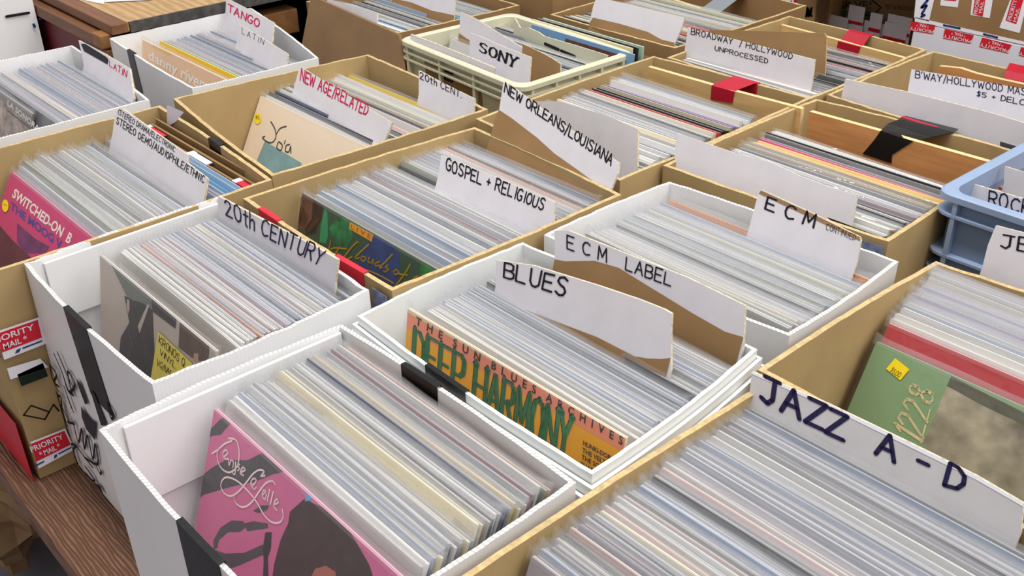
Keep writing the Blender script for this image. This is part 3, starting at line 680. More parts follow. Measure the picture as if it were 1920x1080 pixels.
# ------------------------------------------------------------------ crates
def make_crate(key, label, cs, m, md, nrib=(4, 5), rows=(.020, .034, .10), top=0.0):
    cs = [Vector(c) for c in cs]; zt, zb = ZR + top, TABLE + .001
    c = sum(cs, Vector((0, 0))) / 4
    root = empty('plastic_crate', (c.x, c.y, zb), label, 'crate')
    mb = MB(); N = 8
    def rr(off, rad=.022, n=5):
        out = []
        for i in range(4):
            p, a, b = cs[i], cs[i - 1], cs[(i + 1) % 4]
            d1, d2 = (p - a).normalized(), (b - p).normalized(); n1, n2 = Vector((-d1.y, d1.x)), Vector((-d2.y, d2.x))
            p = p + (n1 + n2) * off; q = p + (n1 + n2) * rad
            for k in range(n):
                t = k / (n - 1) * math.pi / 2
                out.append(q - n2 * rad * math.sin(t) * 1 - n1 * rad * math.cos(t))
        return out
    def loop(mb, prof, mi=0):
        """prof: list of (inward offset, z)"""
        rows_ = [[Vector((p.x, p.y, z)) for p in rr(o)] for o, z in prof]; n = len(rows_[0])
        mb.add([p for r in rows_ for p in r], [(k * n + j, k * n + (j + 1) % n, (k + 1) * n + (j + 1) % n, (k + 1) * n + j) for k in range(len(prof) - 1) for j in range(n)], mi)
    loop(mb, [(.012, zb), (.012, zt - .008), (.015, zt - .008), (.015, zb)])
    n = len(rr(.012)); mb.add([Vector((p.x, p.y, zb + .004)) for p in rr(.013)], [tuple(range(n))])
    mb.build('wall', [md], root)
    mb = MB(); loop(mb, [(.012, zt - .010), (.0, zt - .010), (.0, zt - .002), (.003, zt), (.013, zt), (.016, zt - .002), (.016, zt - .03)]); mb.build('rim', m, root)
    BOX[key] = dict(root=root, cs=cs, zt=zt, zb=zb, th=.016, m=m)
    for k, z in enumerate(rows):
        mb = MB(); loop(mb, [(.012, zt - z - .0035), (.001, zt - z - .0035), (.001, zt - z), (.012, zt - z)]); mb.build('rib', m, root)
    for side, nr in (('front', nrib[0]), ('right', nrib[1])):
        fr, ln = side_frame(key, side)
        for k in range(nr):
            s = .03 + (ln - .06) * k / (nr - 1); mb = MB(); mb.box(s - .003, s + .003, .001, .0125, zb - zt + .002, -.009); mb.build('rib', m, root, M=fr.M)
    return root
s0, s1, s2, s3 = at(745, 72), at(960, 22), at(1192, 98), at(976, 165)
make_crate('SONY', 'cream ribbed plastic crate holding the white card with printed black capitals', [(s0.x, s0.y), (s3.x, s3.y), (s2.x, s2.y), (s1.x, s1.y)], CREAM, CREAM)
R = BOX['SONY']['root']; fr, ln = side_frame('SONY', 'front', inset=.0095)
mb = MB(); slab(mb, [fr.hit(*p) for p in [(795, 112), (900, 165), (905, 205), (800, 150)]], 0, .001); mb.build('cardboard_patch', [KRAFT_D, KRAFT_D], R, M=fr.M)
pxlines(fr, R, [[(848, 138), (836, 133), (834, 147), (848, 153)]], INK, .006, y=-.0005, name='printed_mark')
b0 = at(1770, 352, .03)
make_crate('ROCK', 'light blue ribbed plastic crate at the right edge with the ROCK card', [(b0.x - .006, b0.y - .012), (b0.x + .36, b0.y - .014), (b0.x + .37, b0.y + .35), (b0.x + .004, b0.y + .35)], BLUE, BLUE_D, rows=(.028, .085, .11), top=.03)
R = BOX['ROCK']['root']; fr, ln = side_frame('ROCK', 'front', inset=.0115)
mb = MB(); mb.box(.035, ln - .04, -.0006, 0, -.24, -.13); mb.build('brown_panel', mat('red_brown_card', '#9a6238', .7, noise=.2), R, M=fr.M)
mb = MB()
for s in (.05, .11, .17, .23):
    mb.add([(s, -.008, -.127), (s + .006, -.008, -.127), (s + .055, -.008, -.24), (s + .049, -.008, -.24)], [(0, 1, 2, 3)])
o = mb.build('lattice', BLUE, R, M=fr.M); sd = o.modifiers.new('t', 'SOLIDIFY'); sd.thickness = .003
fr, r = card('ROCK', 'white divider card lettered ROCK in the blue crate', [(1790, 352), (1793, 340), (1800, 338), (1985, 392), (1975, 440)], (1790, 362), (1920, 400), bz=-.005, lean=.15)
write(fr, r, 'ROCK', [(1855, 357), (1934, 378), (1930, 402), (1853, 384)], m=INKB, pen=.7)
fr, r = card('ROCK', 'plain beige divider card standing behind the ROCK card', [(1882, 345), (1884, 312), (1990, 345), (1985, 420)], (1882, 350), (1950, 370), bz=-.005, lean=.15, m=CARDG)
# cards in the cream crate
fr, r = card('SONY', 'long blank white card standing along the front of the cream crate', [(768, 86), (770, 64), (850, 95), (927, 127), (925, 143)], (768, 88), (925, 150), bz=-.012, lean=.06)
fr, r = card('SONY', 'white card in the cream crate printed with four black capital letters', [(880, 115), (881, 62), (900, 68), (950, 90), (995, 107), (991, 160)], (880, 122), (990, 164), bz=-.03, lean=.25)
serif(fr, r, 'SONY', [(901, 79), (971, 108), (966, 127), (899, 96)], INK, thick=1.25, thin=.5, gap=1.5)
fr, r = card('SONY', 'tall slanted white and brown divider card behind the printed card', [(861, 70), (863, 22), (895, 37), (980, 90), (977, 112)], (861, 75), (977, 122), bz=-.03, lean=.25)
patch(fr, r, [(861, 62), (875, 72), (900, 85)], KRAFT_D, down=.02)
fr, r = card('SONY', 'short brown torn divider card in the middle of the cream crate', [(978, 118), (980, 82), (1020, 101), (1036, 110), (1051, 120), (1050, 140)], (978, 125), (1050, 146), bz=-.03, lean=.25, m=KRAFT_D)
fr, r = card('SONY', 'greenish grey divider card with a torn top edge at the back of the cream crate', [(963, 60), (965, 35), (975, 52), (990, 52), (1009, 60), (1020, 68), (1075, 84), (1139, 104), (1132, 118)], (963, 62), (1132, 122), bz=-.012, lean=.12, m=mat('grey_green_card', '#b9b8a2', .7))
pxlines(fr, r, [[(1022, 82), (1048, 93)], [(1052, 95), (1078, 106)]], INK, .006, name='printed_mark')

# ------------------------------------------------------------------ boards held by tape
def board(box, label, outline, Y, m, th=.009, depth=.2, group=None):
    p = onY(*outline[0], Y); fr0 = Frame(p, (1, 0.004, 0), (0, 0, 1))
    pts = [fr0.hit(*q) for q in outline]; xm = (pts[0][0] + pts[-1][0]) / 2; zl = min(q[1] for q in pts) - depth
    fr = Frame(fr0.o + fr0.ex * xm + fr0.ey * zl, fr0.ex, fr0.ey)
    pts = [fr.hit(*q) for q in outline]; pts = [(pts[0][0], 0)] + pts + [(pts[-1][0], 0)]
    root = empty('wooden_board', fr.M, label, 'board', group)
    mb = MB(); slab(mb, pts, 0, th); mb.build('panel', [m, WOODEDGE], root, M=fr.M, bevel=.001)
    return fr, root
def strip(root, fr, rows, m, name='tape'):
    """tape through rows of (left point, right point) in world space"""
    vs = [p for a, b in rows for p in (a, b)]; mb = MB()
    mb.add(vs, [(2 * k, 2 * k + 1, 2 * k + 3, 2 * k + 2) for k in range(len(rows) - 1)])
    o = mb.build(name, m, root); sd = o.modifiers.new('thickness', 'SOLIDIFY'); sd.thickness = .0006; sd.offset = 0; return o
def bridge_tape(root, fr, key, fl, fr_, bot_l, bot_r, th, m=REDTAPE, back=True, lift=.001):
    """front drop on a board, over its top, across to the box's back rim"""
    def w(px, y): x, z = fr.hit(*px); return fr.M @ Vector((x, y, z))
    rows = [(w(bot_l, -lift), w(bot_r, -lift)), (w(fl, -lift), w(fr_, -lift))]
    a, b = rows[-1]; up = Vector((0, 0, lift * 1.5)); n = -fr.n
    rows.append((a + n * (th + .002) + up, b + n * (th + .002) + up))
    bx = BOX[key]; yb = (bx['cs'][2].y + bx['cs'][3].y) / 2
    za = Vector((0, 0, bx['zt'] + lift * 2 - a.z))
    for yy in (yb - bx['th'] - .003, yb + .004):
        rows.append((Vector((a.x + .004, yy, bx['zt'] + lift * 2)), Vector((b.x + .004, yy, bx['zt'] + lift * 2))))
    rows.append((rows[-1][0] + Vector((0, .003, -.02)), rows[-1][1] + Vector((0, .003, -.02))))
    return strip(root, fr, rows, m)
Yb = BOX['BIGB']['cs'][3].y
fr, r = board('BIGB', 'pale birch board with red tape, at the back of the middle tan box', [(1214, 170), (1214, 125), (1350, 164), (1502, 204), (1500, 230)], Yb - .045, WOODB)
bridge_tape(r, fr, 'BIGB', (1335, 160), (1378, 172), (1333, 186), (1374, 193), .009)
Yb = BOX['YEL']['cs'][3].y
fr, r = board('YEL', 'reddish wooden board crossed by wide black tape', [(1512, 250), (1517, 209), (1640, 243), (1712, 264), (1868, 308), (1855, 330)], Yb - .06, WOODR)
def wpt(fr, px, y): x, z = fr.hit(*px); return fr.M @ Vector((x, y, z))
yb = Yb + .004; zz = ZR + .003
rows = [(wpt(fr, (1618, 288), -.001), wpt(fr, (1672, 306), -.001)), (wpt(fr, (1640, 262), -.001), wpt(fr, (1673, 290), -.001)), (wpt(fr, (1652, 245), -.0012), wpt(fr, (1712, 265), -.0012)),
        (at(1665, 232, .001), at(1745, 258, .001)), (at(1688, 223, .003), at(1790, 248, .003)), (at(1690, 221, -.004) + Vector((0, .012, 0)), at(1790, 246, -.004) + Vector((0, .012, 0)))]
strip(r, fr, rows, BLACKTAPE)
Yb = BOX['HOLLY']['cs'][3].y
fr, r = board('HOLLY', 'birch board with red tape behind the BROADWAY card', [(1447, 100), (1450, 43), (1570, 75), (1706, 112), (1700, 140)], Yb - .035, WOODB)
bridge_tape(r, fr, 'HOLLY', (1572, 77), (1614, 88), (1566, 110), (1603, 119), .009)
Yb = BOX['TOPB']['cs'][3].y
fr, r = board('TOPB', 'birch board with silver tape at the top of the picture', [(1235, 30), (1238, -8), (1330, 22), (1430, 48), (1428, 70)], Yb - .10, WOODB)
bridge_tape(r, fr, 'TOPB', (1315, 15), (1347, 25), (1313, 24), (1345, 34), .009, m=SILVERTAPE)
Yb = 1.83
fr, r = board('BWAY', 'torn edged brown board at the back of the right hand box', [(1757, 150), (1760, 124), (1800, 128), (1830, 138), (1880, 150), (1950, 165), (1950, 190)], Yb - .04, WOODR)
strip(r, fr, [(at(1878, 158, -.02), at(1960, 172, -.02)), (at(1886, 132, .001), at(1960, 148, .001)), (at(1893, 118, .003), at(1960, 132, .003))], REDTAPE)
# red tape piece on the front of the BROADWAY box
wall_tape('HOLLY', 'front', .16, .205, .03, .004, m=REDTAPE)
wall_tape('BWAY', 'front', .14, .20, .02, .004, m=REDTAPE)

# folded cardboard pieces at the back of the postal taped box
yb = BOX['SW']['cs'][3].y; b = BOX['SW']
for k in range(3):
    y = yb - .016 - .0115 * k; z0 = b['zb'] + .03; x0, x1 = b['cs'][0].x + .02 + .006 * k, b['cs'][1].x - .012
    M = Matrix.Translation(((x0 + x1) / 2, y, z0))
    root = empty('folded_carton', M, ['brown folded carton against the back wall of the postal taped box', 'brown folded carton in the middle of the three at the back', 'brown folded carton with red and white postal tape next to the blue record'][k], 'carton')
    hw = (x1 - x0) / 2; mb = MB(); h = ZR - .012 - .004 * k - z0
    mb.box(-hw, hw, -.0045, -.0015, 0, h, M=M); mb.box(-hw, hw, .0015, .0045, 0, h - .005, M=M); mb.box(-hw, hw, -.0045, .0045, 0, .003, M=M)
    mb.build('sheet', KRAFT_D, root)
    if k == 2:
        for s in (-.17, -.02, .12):
            mb = MB(); mb.box(s, s + .05, -.0056, -.0048, h - .04, h + .0015, M=M); mb.box(s, s + .05, -.0056, .0055, h + .0005, h + .0018, M=M); mb.build('postal_tape', POST_R if s != -.02 else POST_W, root)
            mb = MB(); mb.box(s - .012, s, -.0056, .009, h + .0004, h + .0017, M=M); mb.build('tape_edge', POST_W, root)
mb = MB(); fr, ln = side_frame('SW', 'back')
wall_tape('SW', 'back', .16, .20, .01, .012, m=BLACKTAPE)
fr = Frame((0, yb - .0105, ZR), (1, 0, 0), (0, 0, 1))
for pl in ([(313, 197), (345, 210), (330, 228), (313, 238)],):
    pxpoly(fr, BOX['SW']['root'], pl, PAPER, y=0, name='paper_label')

# tall plain front panel of the top left box
p0 = onY(583, -8, 1.185)
fr = Frame(p0, (1, 0, 0), (0, .33, 1))
def w3(px): x, z = fr.hit(*px); return fr.M @ Vector((x, 0, z))
p0, p1, d1, d0 = w3((583, -8)), w3((748, 66)), w3((765, 205)), w3((556, 135))
mb = MB(); q = [p0, p1, d1, d0]
mb.add(q + [p + Vector((0, .006, 0)) for p in q], [(0, 3, 2, 1), (4, 5, 6, 7), (0, 1, 5, 4), (1, 2, 6, 5), (2, 3, 7, 6), (3, 0, 4, 7)], 0, [[(0, 0), (0, .2), (.33, .2), (.33, 0)]] * 6)
mb.build('front_panel', mat('shaded_brown_cardboard', '#84684a', .85, noise=.12, nscale=12), BOX['FLAP']['root'])  # darker brown: the shade on this panel is put into its colour

# ------------------------------------------------------------------ records
JW = .315
NV = 6
rv = random.Random(5)
BOWS = [0, .0010, -.0010, .0016, -.0013, .0007]
def jacket_mesh(k):
    mb = MB(); nx = 10; h = JW; t = .0020; b = BOWS[k]
    prof = [(-t, 0), (-t, h), (-.0005, h - .0004), (0, h - .003), (.0005, h - .0004), (t, h), (t, 0)]
    vs = []
    for i in range(nx + 1):
        x = -JW / 2 + JW * i / nx; bo = b * math.sin(math.pi * i / nx)
        vs += [(x, y + bo, z) for y, z in prof]
    P = len(prof)
    for j in range(P - 1):
        mb.add(vs if j == 0 else [], [], 0)
        for i in range(nx):
            mb.f.append([i * P + j, (i + 1) * P + j, (i + 1) * P + j + 1, i * P + j + 1]); mb.mi.append(1 if 1 <= j <= 4 else 0); mb.uv.append([(0, 0)] * 4); mb.tint.append(None)
    for i, rev in ((0, False), (nx, True)):
        f = [i * P + j for j in range(P)]
        mb.f.append(f[::-1] if rev else f); mb.mi.append(0); mb.uv.append([(0, 0)] * P); mb.tint.append(None)
    mb.f.append([0, P - 1, nx * P + P - 1, nx * P]); mb.mi.append(0); mb.uv.append([(0, 0)] * 4); mb.tint.append(None)
    return mb.mesh('jacket', [JACKET, JEDGE])
def sleeve_mesh(k, lip=.007):
    r = random.Random(40 + k); nx = 26; hw = JW / 2 + .004; b = BOWS[k]; mb = MB()
    zs = [.0, JW * .5, JW - .004, JW + .003, JW + lip * .65, JW + lip]
    ph = [r.uniform(0, 6.3) for _ in range(6)]; am = [.0007, .0004, .0002]
    def wave(x, f): return sum(a * math.sin(x * fr + ph[i] + f) for i, (a, fr) in enumerate(zip(am, (19, 47, 96))))
    sk = r.uniform(-.002, .002)
    for side in (-1, 1):
        vs = []
        for l, z in enumerate(zs):
            lf = max(0, l - 2) / 3
            for i in range(nx + 1):
                x = -hw + 2 * hw * i / nx; s = i / nx
                y = side * (.0026 if l < 3 else .0026 - .0008 * lf) + b * math.sin(math.pi * s) + lf * wave(x, .35 * side)
                zz = z + (lf * (sum(a * math.sin(x * q + ph[3 + j]) for j, (a, q) in enumerate(zip((.0007, .0003), (14, 61)))) + sk * (s - .5)) if l > 2 else 0)
                if l == len(zs) - 1 and i in (0, nx): zz += .003
                vs.append((x, y, zz))
        n = nx + 1
        for mi, ls in ((0, (0, 1)), (1, (2, 3, 4))):
            mb.add(vs if mi == 0 else [], [], mi)
            base = len(mb.v) - len(vs)
            for l in ls:
                for i in range(nx):
                    f = [base + l * n + i, base + l * n + i + 1, base + (l + 1) * n + i + 1, base + (l + 1) * n + i]
                    mb.f.append(f if side < 0 else f[::-1]); mb.mi.append(mi); mb.uv.append([(0, 0)] * 4); mb.tint.append(None)
    return mb.mesh('plastic_sleeve', [CLEAR, MILKY], smooth=True)
JM = [jacket_mesh(k) for k in range(NV)]
SM = [sleeve_mesh(k) for k in range(NV)]
COL = {  # name: (hex, words)
 'g': ('#b9bcc6', 'pale grey'), 'w': ('#dddbd8', 'white'), 'l': ('#c3bccb', 'lilac grey'), 'b': ('#8f9db6', 'blue grey'), 'c': ('#dccfae', 'cream'), 't': ('#b59a74', 'tan'),
 'd': ('#45454c', 'dark grey'), 'k': ('#1b1a1e', 'black'), 'n': ('#28365c', 'navy blue'), 'o': ('#d98f58', 'orange'), 'y': ('#e6c027', 'yellow'), 'r': ('#b93036', 'red'), 'p': ('#c0306e', 'pink'),
 'e': ('#1d9a72', 'green'), 's': ('#5f93bb', 'sky blue'), 'm': ('#6e2740', 'maroon'), 'G': ('#9aa08c', 'olive grey'), 'a': ('#d3cfc8', 'off white'), 'P': ('#d8b9b4', 'pale pink'), 'Y': ('#cdb257', 'gold'), 'T': ('#2fa4ae', 'teal'), 'v': ('#7f6a95', 'purple')}
ONES = ['', 'first', 'second', 'third', 'fourth', 'fifth', 'sixth', 'seventh', 'eighth', 'ninth', 'tenth', 'eleventh', 'twelfth', 'thirteenth', 'fourteenth', 'fifteenth', 'sixteenth', 'seventeenth', 'eighteenth', 'nineteenth']
TENS = ['', '', 'twent', 'thirt', 'fort', 'fift', 'sixt']
def ordinal(n):
    if n < 20: return ONES[n]
    t, u = divmod(n, 10); return TENS[t] + ('ieth' if u == 0 else 'y-' + ONES[u])
SZ = .95
def rec_matrix(X, Y, z, lean, yaw=0.0, roll=0.0, sx=1.0, sy=1.0):
    """z relative to the rim; (X,Y,z) is the top left corner of the jacket"""
    ex = Vector((math.cos(yaw), math.sin(yaw), roll)); fr = Frame((0, 0, 0), ex, (-math.sin(yaw) * lean, math.cos(yaw) * lean, 1))
    o = Vector((X, Y, ZR + z)) + fr.ex * JW * sx / 2 - fr.ey * JW * SZ
    M = fr.M.copy(); M.translation = o
    return M @ Matrix.Diagonal((sx, sy, SZ, 1))
NREC = 0
ROWF = dict(JAZZ=.80, A=.84, BLUES=.86, SW=.86, GOSP=.86, LATIN=.8, DANNY=.8, JAZ2=.92, C20=.92)
DIM = 1.0
def record(M, col, label, group, k=None, sleeve=True, full=False):
    global NREC; NREC += 1
    k = rv.randrange(NV) if k is None else k
    root = empty('vinyl_record', M, label, 'record', group)
    o = bpy.data.objects.new('jacket', JM[k]); C.objects.link(o); o.parent = root
    c = lin(COL[col][0]) if col in COL else lin(col)
    f = 1.0 if col[0] == '#' or full else DIM * (rv.uniform(.75, 1.02) if rv.random() < .72 else rv.uniform(.45, .75)); o.color = tuple(min(1, x * f) for x in c[:3]) + (1,); ROOTM[o.name] = M
    if sleeve:
        s = bpy.data.objects.new('plastic_sleeve', SM[k]); C.objects.link(s); s.parent = root; ROOTM[s.name] = M
    return root
STUFF = MB()
STUFFV = MB()
def pack(M, col, sleeve=True, full=False):
    c = lin(COL[col][0]) if col in COL else lin(col); f = 1.0 if full else DIM * (rv.uniform(.75, 1.02) if rv.random() < .72 else rv.uniform(.45, .75)); c = tuple(min(1, x * f) for x in c[:3]) + (1,)
    e = tuple(.7 * a + .3 * b for a, b in zip(c, lin('#e4e1da'))); t = .0020; h = JW; x = JW / 2
    P = [M @ Vector(q) for q in ((-x, -t, 0), (x, -t, 0), (x, -t, h), (-x, -t, h), (-x, t, 0), (x, t, 0), (x, t, h), (-x, t, h))]
    STUFF.add(P, [(0, 1, 2, 3), (5, 4, 7, 6), (4, 0, 3, 7), (1, 5, 6, 2)], 0, tint=c); STUFF.add([P[3], P[2], P[6], P[7]], [(0, 1, 2, 3)], 0, tint=e)
    if sleeve:
        nx = 12; hw = x + .004; lip = rv.uniform(.003, .008); ph = rv.uniform(0, 6)
        for sd in (-1, 1):
            vs = []
            for l, (zz, yy) in enumerate(((h - .06, .0026), (h + .002, .0026), (h + lip, .0018))):
                for i in range(nx + 1):
                    xx = -hw + 2 * hw * i / nx
                    vs.append(M @ Vector((xx, sd * yy + (.0006 * math.sin(xx * 30 + ph) if l == 2 else 0), zz + (.0007 * math.sin(xx * 17 + ph * 2) if l == 2 else 0))))
            n = nx + 1
            STUFF.add(vs, [(l * n + i, l * n + i + 1, (l + 1) * n + i + 1, (l + 1) * n + i) for l in range(2) for i in range(nx)], 1)
def row(box, a, b, n, palette, where=None, group=None, special=None, hj=.004, yawj=.004, za=None, zb=None, lean=None, sx=1.0, start=1, sleeve=True, xin=.013, stuff=False, first=None, nosl=0.0, behind='the front record'):
    """n records from pixel a to pixel b (top left corners); special: {index: colour}"""
    global DIM; DIM = ROWF.get(box, 1.0)
    bx = BOX[box]; lean = LEAN[box] if lean is None else lean; special = special or {}
    def solve(px, zf):
        if len(px) == 3: return px[0], px[1], px[2]
        lx = bx['cs'][0].x + bx['th'] + xin
        if zf is not None:
            p = at(*px, zf); return lx, p.y, zf
        p = onX(*px, lx); return lx, p.y, max(-.07, min(.012, p.z - ZR))
    A, B = solve(a, za), solve(b, zb); last = None

    A, B = list(A), list(B)
    if 'cover' in bx:
        cy, cz, cl = bx['cover']; A[1] = max(A[1], cy + (A[2] - cz) * lean + .007)
    yb = min(bx['cs'][2].y, bx['cs'][3].y) - bx['th'] - .005
    B[1] = min(B[1], yb)
    cards = CARDS.get(box, [])
    wid = (bx['cs'][1] - bx['cs'][0]).length; sx = max(.88, (wid - 2 * bx['th'] - xin - .012) / (JW + .003))
    sy = max(.8, min(1.9, abs(B[1] - A[1]) / max(1, n - 1) / math.sqrt(1 + lean * lean) / .0050))
    for i in range(n):
        t = i / max(1, n - 1)
        X, Y, z = (A[j] + (B[j] - A[j]) * t for j in range(3))
        if i not in (0, n - 1): Y += rv.uniform(-.0011, .0011)
        if any(abs(Y - (c.y + (ZR + z - c.z) * lean)) < .0055 for c in cards): continue
        col = special.get(i) or palette[rv.randrange(len(palette))]
        # keep the bottom corner inside the front wall and above the floor
        ln = lean; drop = JW * SZ / math.sqrt(1 + ln * ln)
        lim = (Y - (bx['cs'][0].y + bx['th'] + .004)) / drop
        if ln > lim: ln = max(.02, lim); drop = JW * SZ / math.sqrt(1 + ln * ln)
        zz = z + rv.uniform(-1, 1) * hj
        if ZR + zz - drop < bx['zb'] + .006: zz = bx['zb'] + .006 + drop - ZR
        M = rec_matrix(X + rv.uniform(-.003, .003), Y, zz, ln, rv.uniform(-1, 1) * yawj, rv.uniform(-1, 1) * .006, sx, sy)
        sl = sleeve and rv.random() >= nosl
        if stuff: pack(M, col, sl and not (i in special and special[i] in 'yrkTesvo'), i in special)
        else:
            cw = COL[col][1] if col in COL else 'coloured'
            bx['n'] = bx.get('n', 0) + 1
            record(M, col, '%s %srecord, %s behind %s, %s' % (cw, 'sleeved ' if sl else '', ordinal(bx['n']), behind, where), group, sleeve=sl, full=i in special)
def cover_record(box, px, lean, col, label, z=None, sx=1.0, yaw=0.0, group=None, xin=.013):
    bx = BOX[box]; lx = bx['cs'][0].x + bx['th'] + xin
    p = onX(*px, lx) if z is None else at(*px, z)
    wid = (bx['cs'][1] - bx['cs'][0]).length; sx = max(.88, (wid - 2 * bx['th'] - xin - .007) / (JW + .003))
    z = p.z - ZR; drop = JW * SZ / math.sqrt(1 + lean * lean)
    lean = min(lean, (p.y - (max(bx['cs'][0].y, bx['cs'][1].y) + bx['th'] + .004)) / drop); lean = max(lean, .03)
    M = rec_matrix(p.x, p.y, z, lean, yaw, 0, sx)
    bx['cover'] = (p.y, z, lean)
    root = record(M, col, label, group, k=0)
    fr = frame_from(M); fr.clip = (-JW * sx / 2, JW * sx / 2, .001, JW * SZ); return fr, root
YS = -.0021     # print on the jacket, under the sleeve
YO = -.0032     # stickers on the sleeve
STICK = mat('yellow_sticker', '#ecd01c', .6)
def sticker(fr, root, quad, lines, m=STICK, rnd=False, ink=None, pen=.9):
    if rnd:
        c = Vector((sum(p[0] for p in quad) / 4, sum(p[1] for p in quad) / 4)); rx = (quad[1][0] - quad[0][0]) / 2; ry = (quad[3][1] - quad[0][1]) / 2
        pts = [(c.x + rx * math.cos(t * math.pi / 8), c.y + ry * math.sin(t * math.pi / 8)) for t in range(16)]
    else: pts = quad
    o = pxpoly(fr, root, pts, m, YO, 'price_sticker' if m is STICK else 'sticky_note'); o['label'] = 'yellow paper sticker'
    for t, q in lines: write(fr, root, t, q, m=ink or flat('#8a7420'), y=YO - .0003, pen=pen, gap=.9)

# --- front covers
FR, RT = cover_record('A', (405, 766), .42, '#c9638f', 'record with the pink and black striped cover at the front of the nearest white box', xin=.022)
def z3(x, y): return (340 + x / 3.375, 760 + y / 3.375)
BLK = mat('cover_charcoal', '#464446', .5, noise=.15, nscale=30)
HAIR = mat('cover_dark_brown', '#3a2a27', .5, noise=.25, nscale=60)
for pl in ([(195, 150), (270, 75), (330, 75), (335, 105), (290, 150), (262, 185), (210, 190), (175, 210)], [(135, 450), (200, 395), (290, 345), (430, 345), (530, 295), (620, 370), (670, 415), (590, 435), (480, 480), (380, 500), (250, 535), (150, 565), (95, 620), (105, 560)],
           [(215, 850), (260, 770), (330, 725), (405, 730), (420, 770), (380, 800), (310, 800), (250, 850), (240, 900), (215, 910)], [(200, 905), (290, 935), (410, 930), (520, 880), (560, 880), (560, 930), (470, 970), (380, 1010), (290, 1040), (200, 990)],
           [(465, 665), (520, 630), (570, 630), (555, 660), (500, 680)], [(405, 745), (470, 730), (560, 745), (560, 775), (430, 795)]):
    pxpoly(FR, RT, [z3(*p) for p in pl], BLK, YS, 'printed_stripe')
pxpoly(FR, RT, [z3(*p) for p in [(790, 590), (900, 640), (1060, 760), (1200, 1000), (1300, 1300), (560, 1300), (600, 1000), (640, 850), (690, 740), (700, 670)]], HAIR, YS - .0001, 'printed_hair')
pxpoly(FR, RT, [z3(*p) for p in [(860, 1030), (930, 1010), (990, 1050), (1000, 1200), (840, 1200), (830, 1090)]], mat('cover_skin', '#a5624f', .5, noise=.2, nscale=40), YS - .0002, 'printed_face')
pxpoly(FR, RT, [z3(*p) for p in [(545, 800), (585, 800), (580, 900), (560, 960), (570, 1250), (520, 1250), (535, 980), (528, 900)]], flat('#2a2b2c'), YS - .0002, 'printed_ribbon')
pxpoly(FR, RT, [z3(*p) for p in [(805, 550), (830, 548), (868, 575), (820, 600), (795, 605)]], flat('#58a3cf'), YS - .0002, 'printed_corner')
scr = [[(210, 302), (250, 275), (290, 240), (335, 222)], [(315, 205), (365, 220), (382, 300), (370, 380), (325, 420), (280, 405), (250, 360), (242, 300), (255, 270)],
       [(282, 325), (310, 300), (300, 280), (280, 295), (285, 330), (312, 335)], [(315, 340), (318, 375), (330, 345), (345, 355), (342, 390)], [(360, 355), (355, 430), (340, 425)], [(385, 370), (370, 380), (385, 395), (372, 410)], [(395, 420), (420, 405), (405, 390), (388, 425), (410, 440)],
       [(545, 440), (520, 445), (540, 415), (510, 405), (470, 430), (430, 480), (380, 540), (330, 570), (285, 550), (265, 500), (290, 455), (340, 460), (400, 500), (480, 590), (540, 690), (590, 735), (640, 735), (660, 700), (655, 655)],
       [(455, 480), (470, 500), (490, 470), (470, 460), (455, 490), (475, 525), (490, 515)], [(610, 495), (590, 475), (550, 490), (510, 540), (460, 610), (410, 640), (365, 620), (350, 580)],
       [(535, 560), (550, 540), (535, 535), (528, 570), (545, 590), (555, 560)], [(575, 530), (560, 600)], [(597, 545), (580, 620)], [(600, 625), (630, 610), (618, 590), (600, 630), (620, 660)]]
pxlines(FR, RT, [smooth_line([z3(*p) for p in l], 5) for l in scr], flat('#f0dcdc'), .0018, y=YS - .0006, name='script_lettering')

FR, RT = cover_record('C20', (190, 478), .2, '#b5a79c', 'record with grey brown photographic cover and yellow sticky note, in the scrawled box', xin=.03)
def z4(x, y): return (160 + x / 4.32, 470 + y / 4.32)
GREYW = mat('cover_warm_grey', '#7c746c', .5, noise=.2, nscale=30)
DK = mat('cover_dark_suit', '#2b2425', .5, noise=.3, nscale=40)
pxpoly(FR, RT, [z4(*p) for p in [(205, 75), (250, 90), (540, 345), (560, 480), (540, 700), (420, 500), (370, 400), (330, 330)]], mat('cover_grey_green', '#6b6f69', .5, noise=.2, nscale=25), YS, 'printed_background')
pxpoly(FR, RT, [z4(*p) for p in [(330, 360), (400, 400), (480, 420), (560, 480), (575, 800), (560, 1000), (520, 1300), (250, 1300), (300, 700), (370, 580)]], DK, YS - .0001, 'printed_figure')
pxpoly(FR, RT, [z4(*p) for p in [(545, 350), (755, 545), (745, 630), (560, 490)]], flat('#3b3134'), YS - .0002, 'printed_band')
pxpoly(FR, RT, [z4(*p) for p in [(780, 575), (1020, 770), (1010, 900), (900, 880), (770, 780)]], mat('cover_brown', '#5a4238', .5, noise=.3, nscale=40), YS - .0002, 'printed_photo')
pxpoly(FR, RT, [z4(*p) for p in [(440, 610), (520, 430), (535, 440), (455, 665)]], flat('#b9a9a0'), YS - .0003, 'printed_highlight')
pxpoly(FR, RT, [z4(*p) for p in [(895, 830), (930, 825), (935, 900), (890, 890)]], flat('#b08a75'), YS - .0003, 'printed_face')
pxpoly(FR, RT, [z4(*p) for p in [(355, 390), (372, 395), (375, 470), (362, 510), (350, 440)]], flat('#b9a095'), YS - .0003, 'printed_face')
sticker(FR, RT, [z4(612, 650), z4(885, 905), z4(870, 1060), z4(545, 1060)], [('KRONOS Q', [z4(625, 680), z4(835, 880), z4(825, 940), z4(618, 740)]), ('VINYL', [z4(630, 790), z4(760, 905), z4(750, 950), z4(625, 830)]), ('VG/NM', [z4(605, 870), z4(720, 965), z4(700, 1000), z4(600, 920)])], m=mat('sticky_note', '#d9c660', .7), ink=INK, pen=.6)

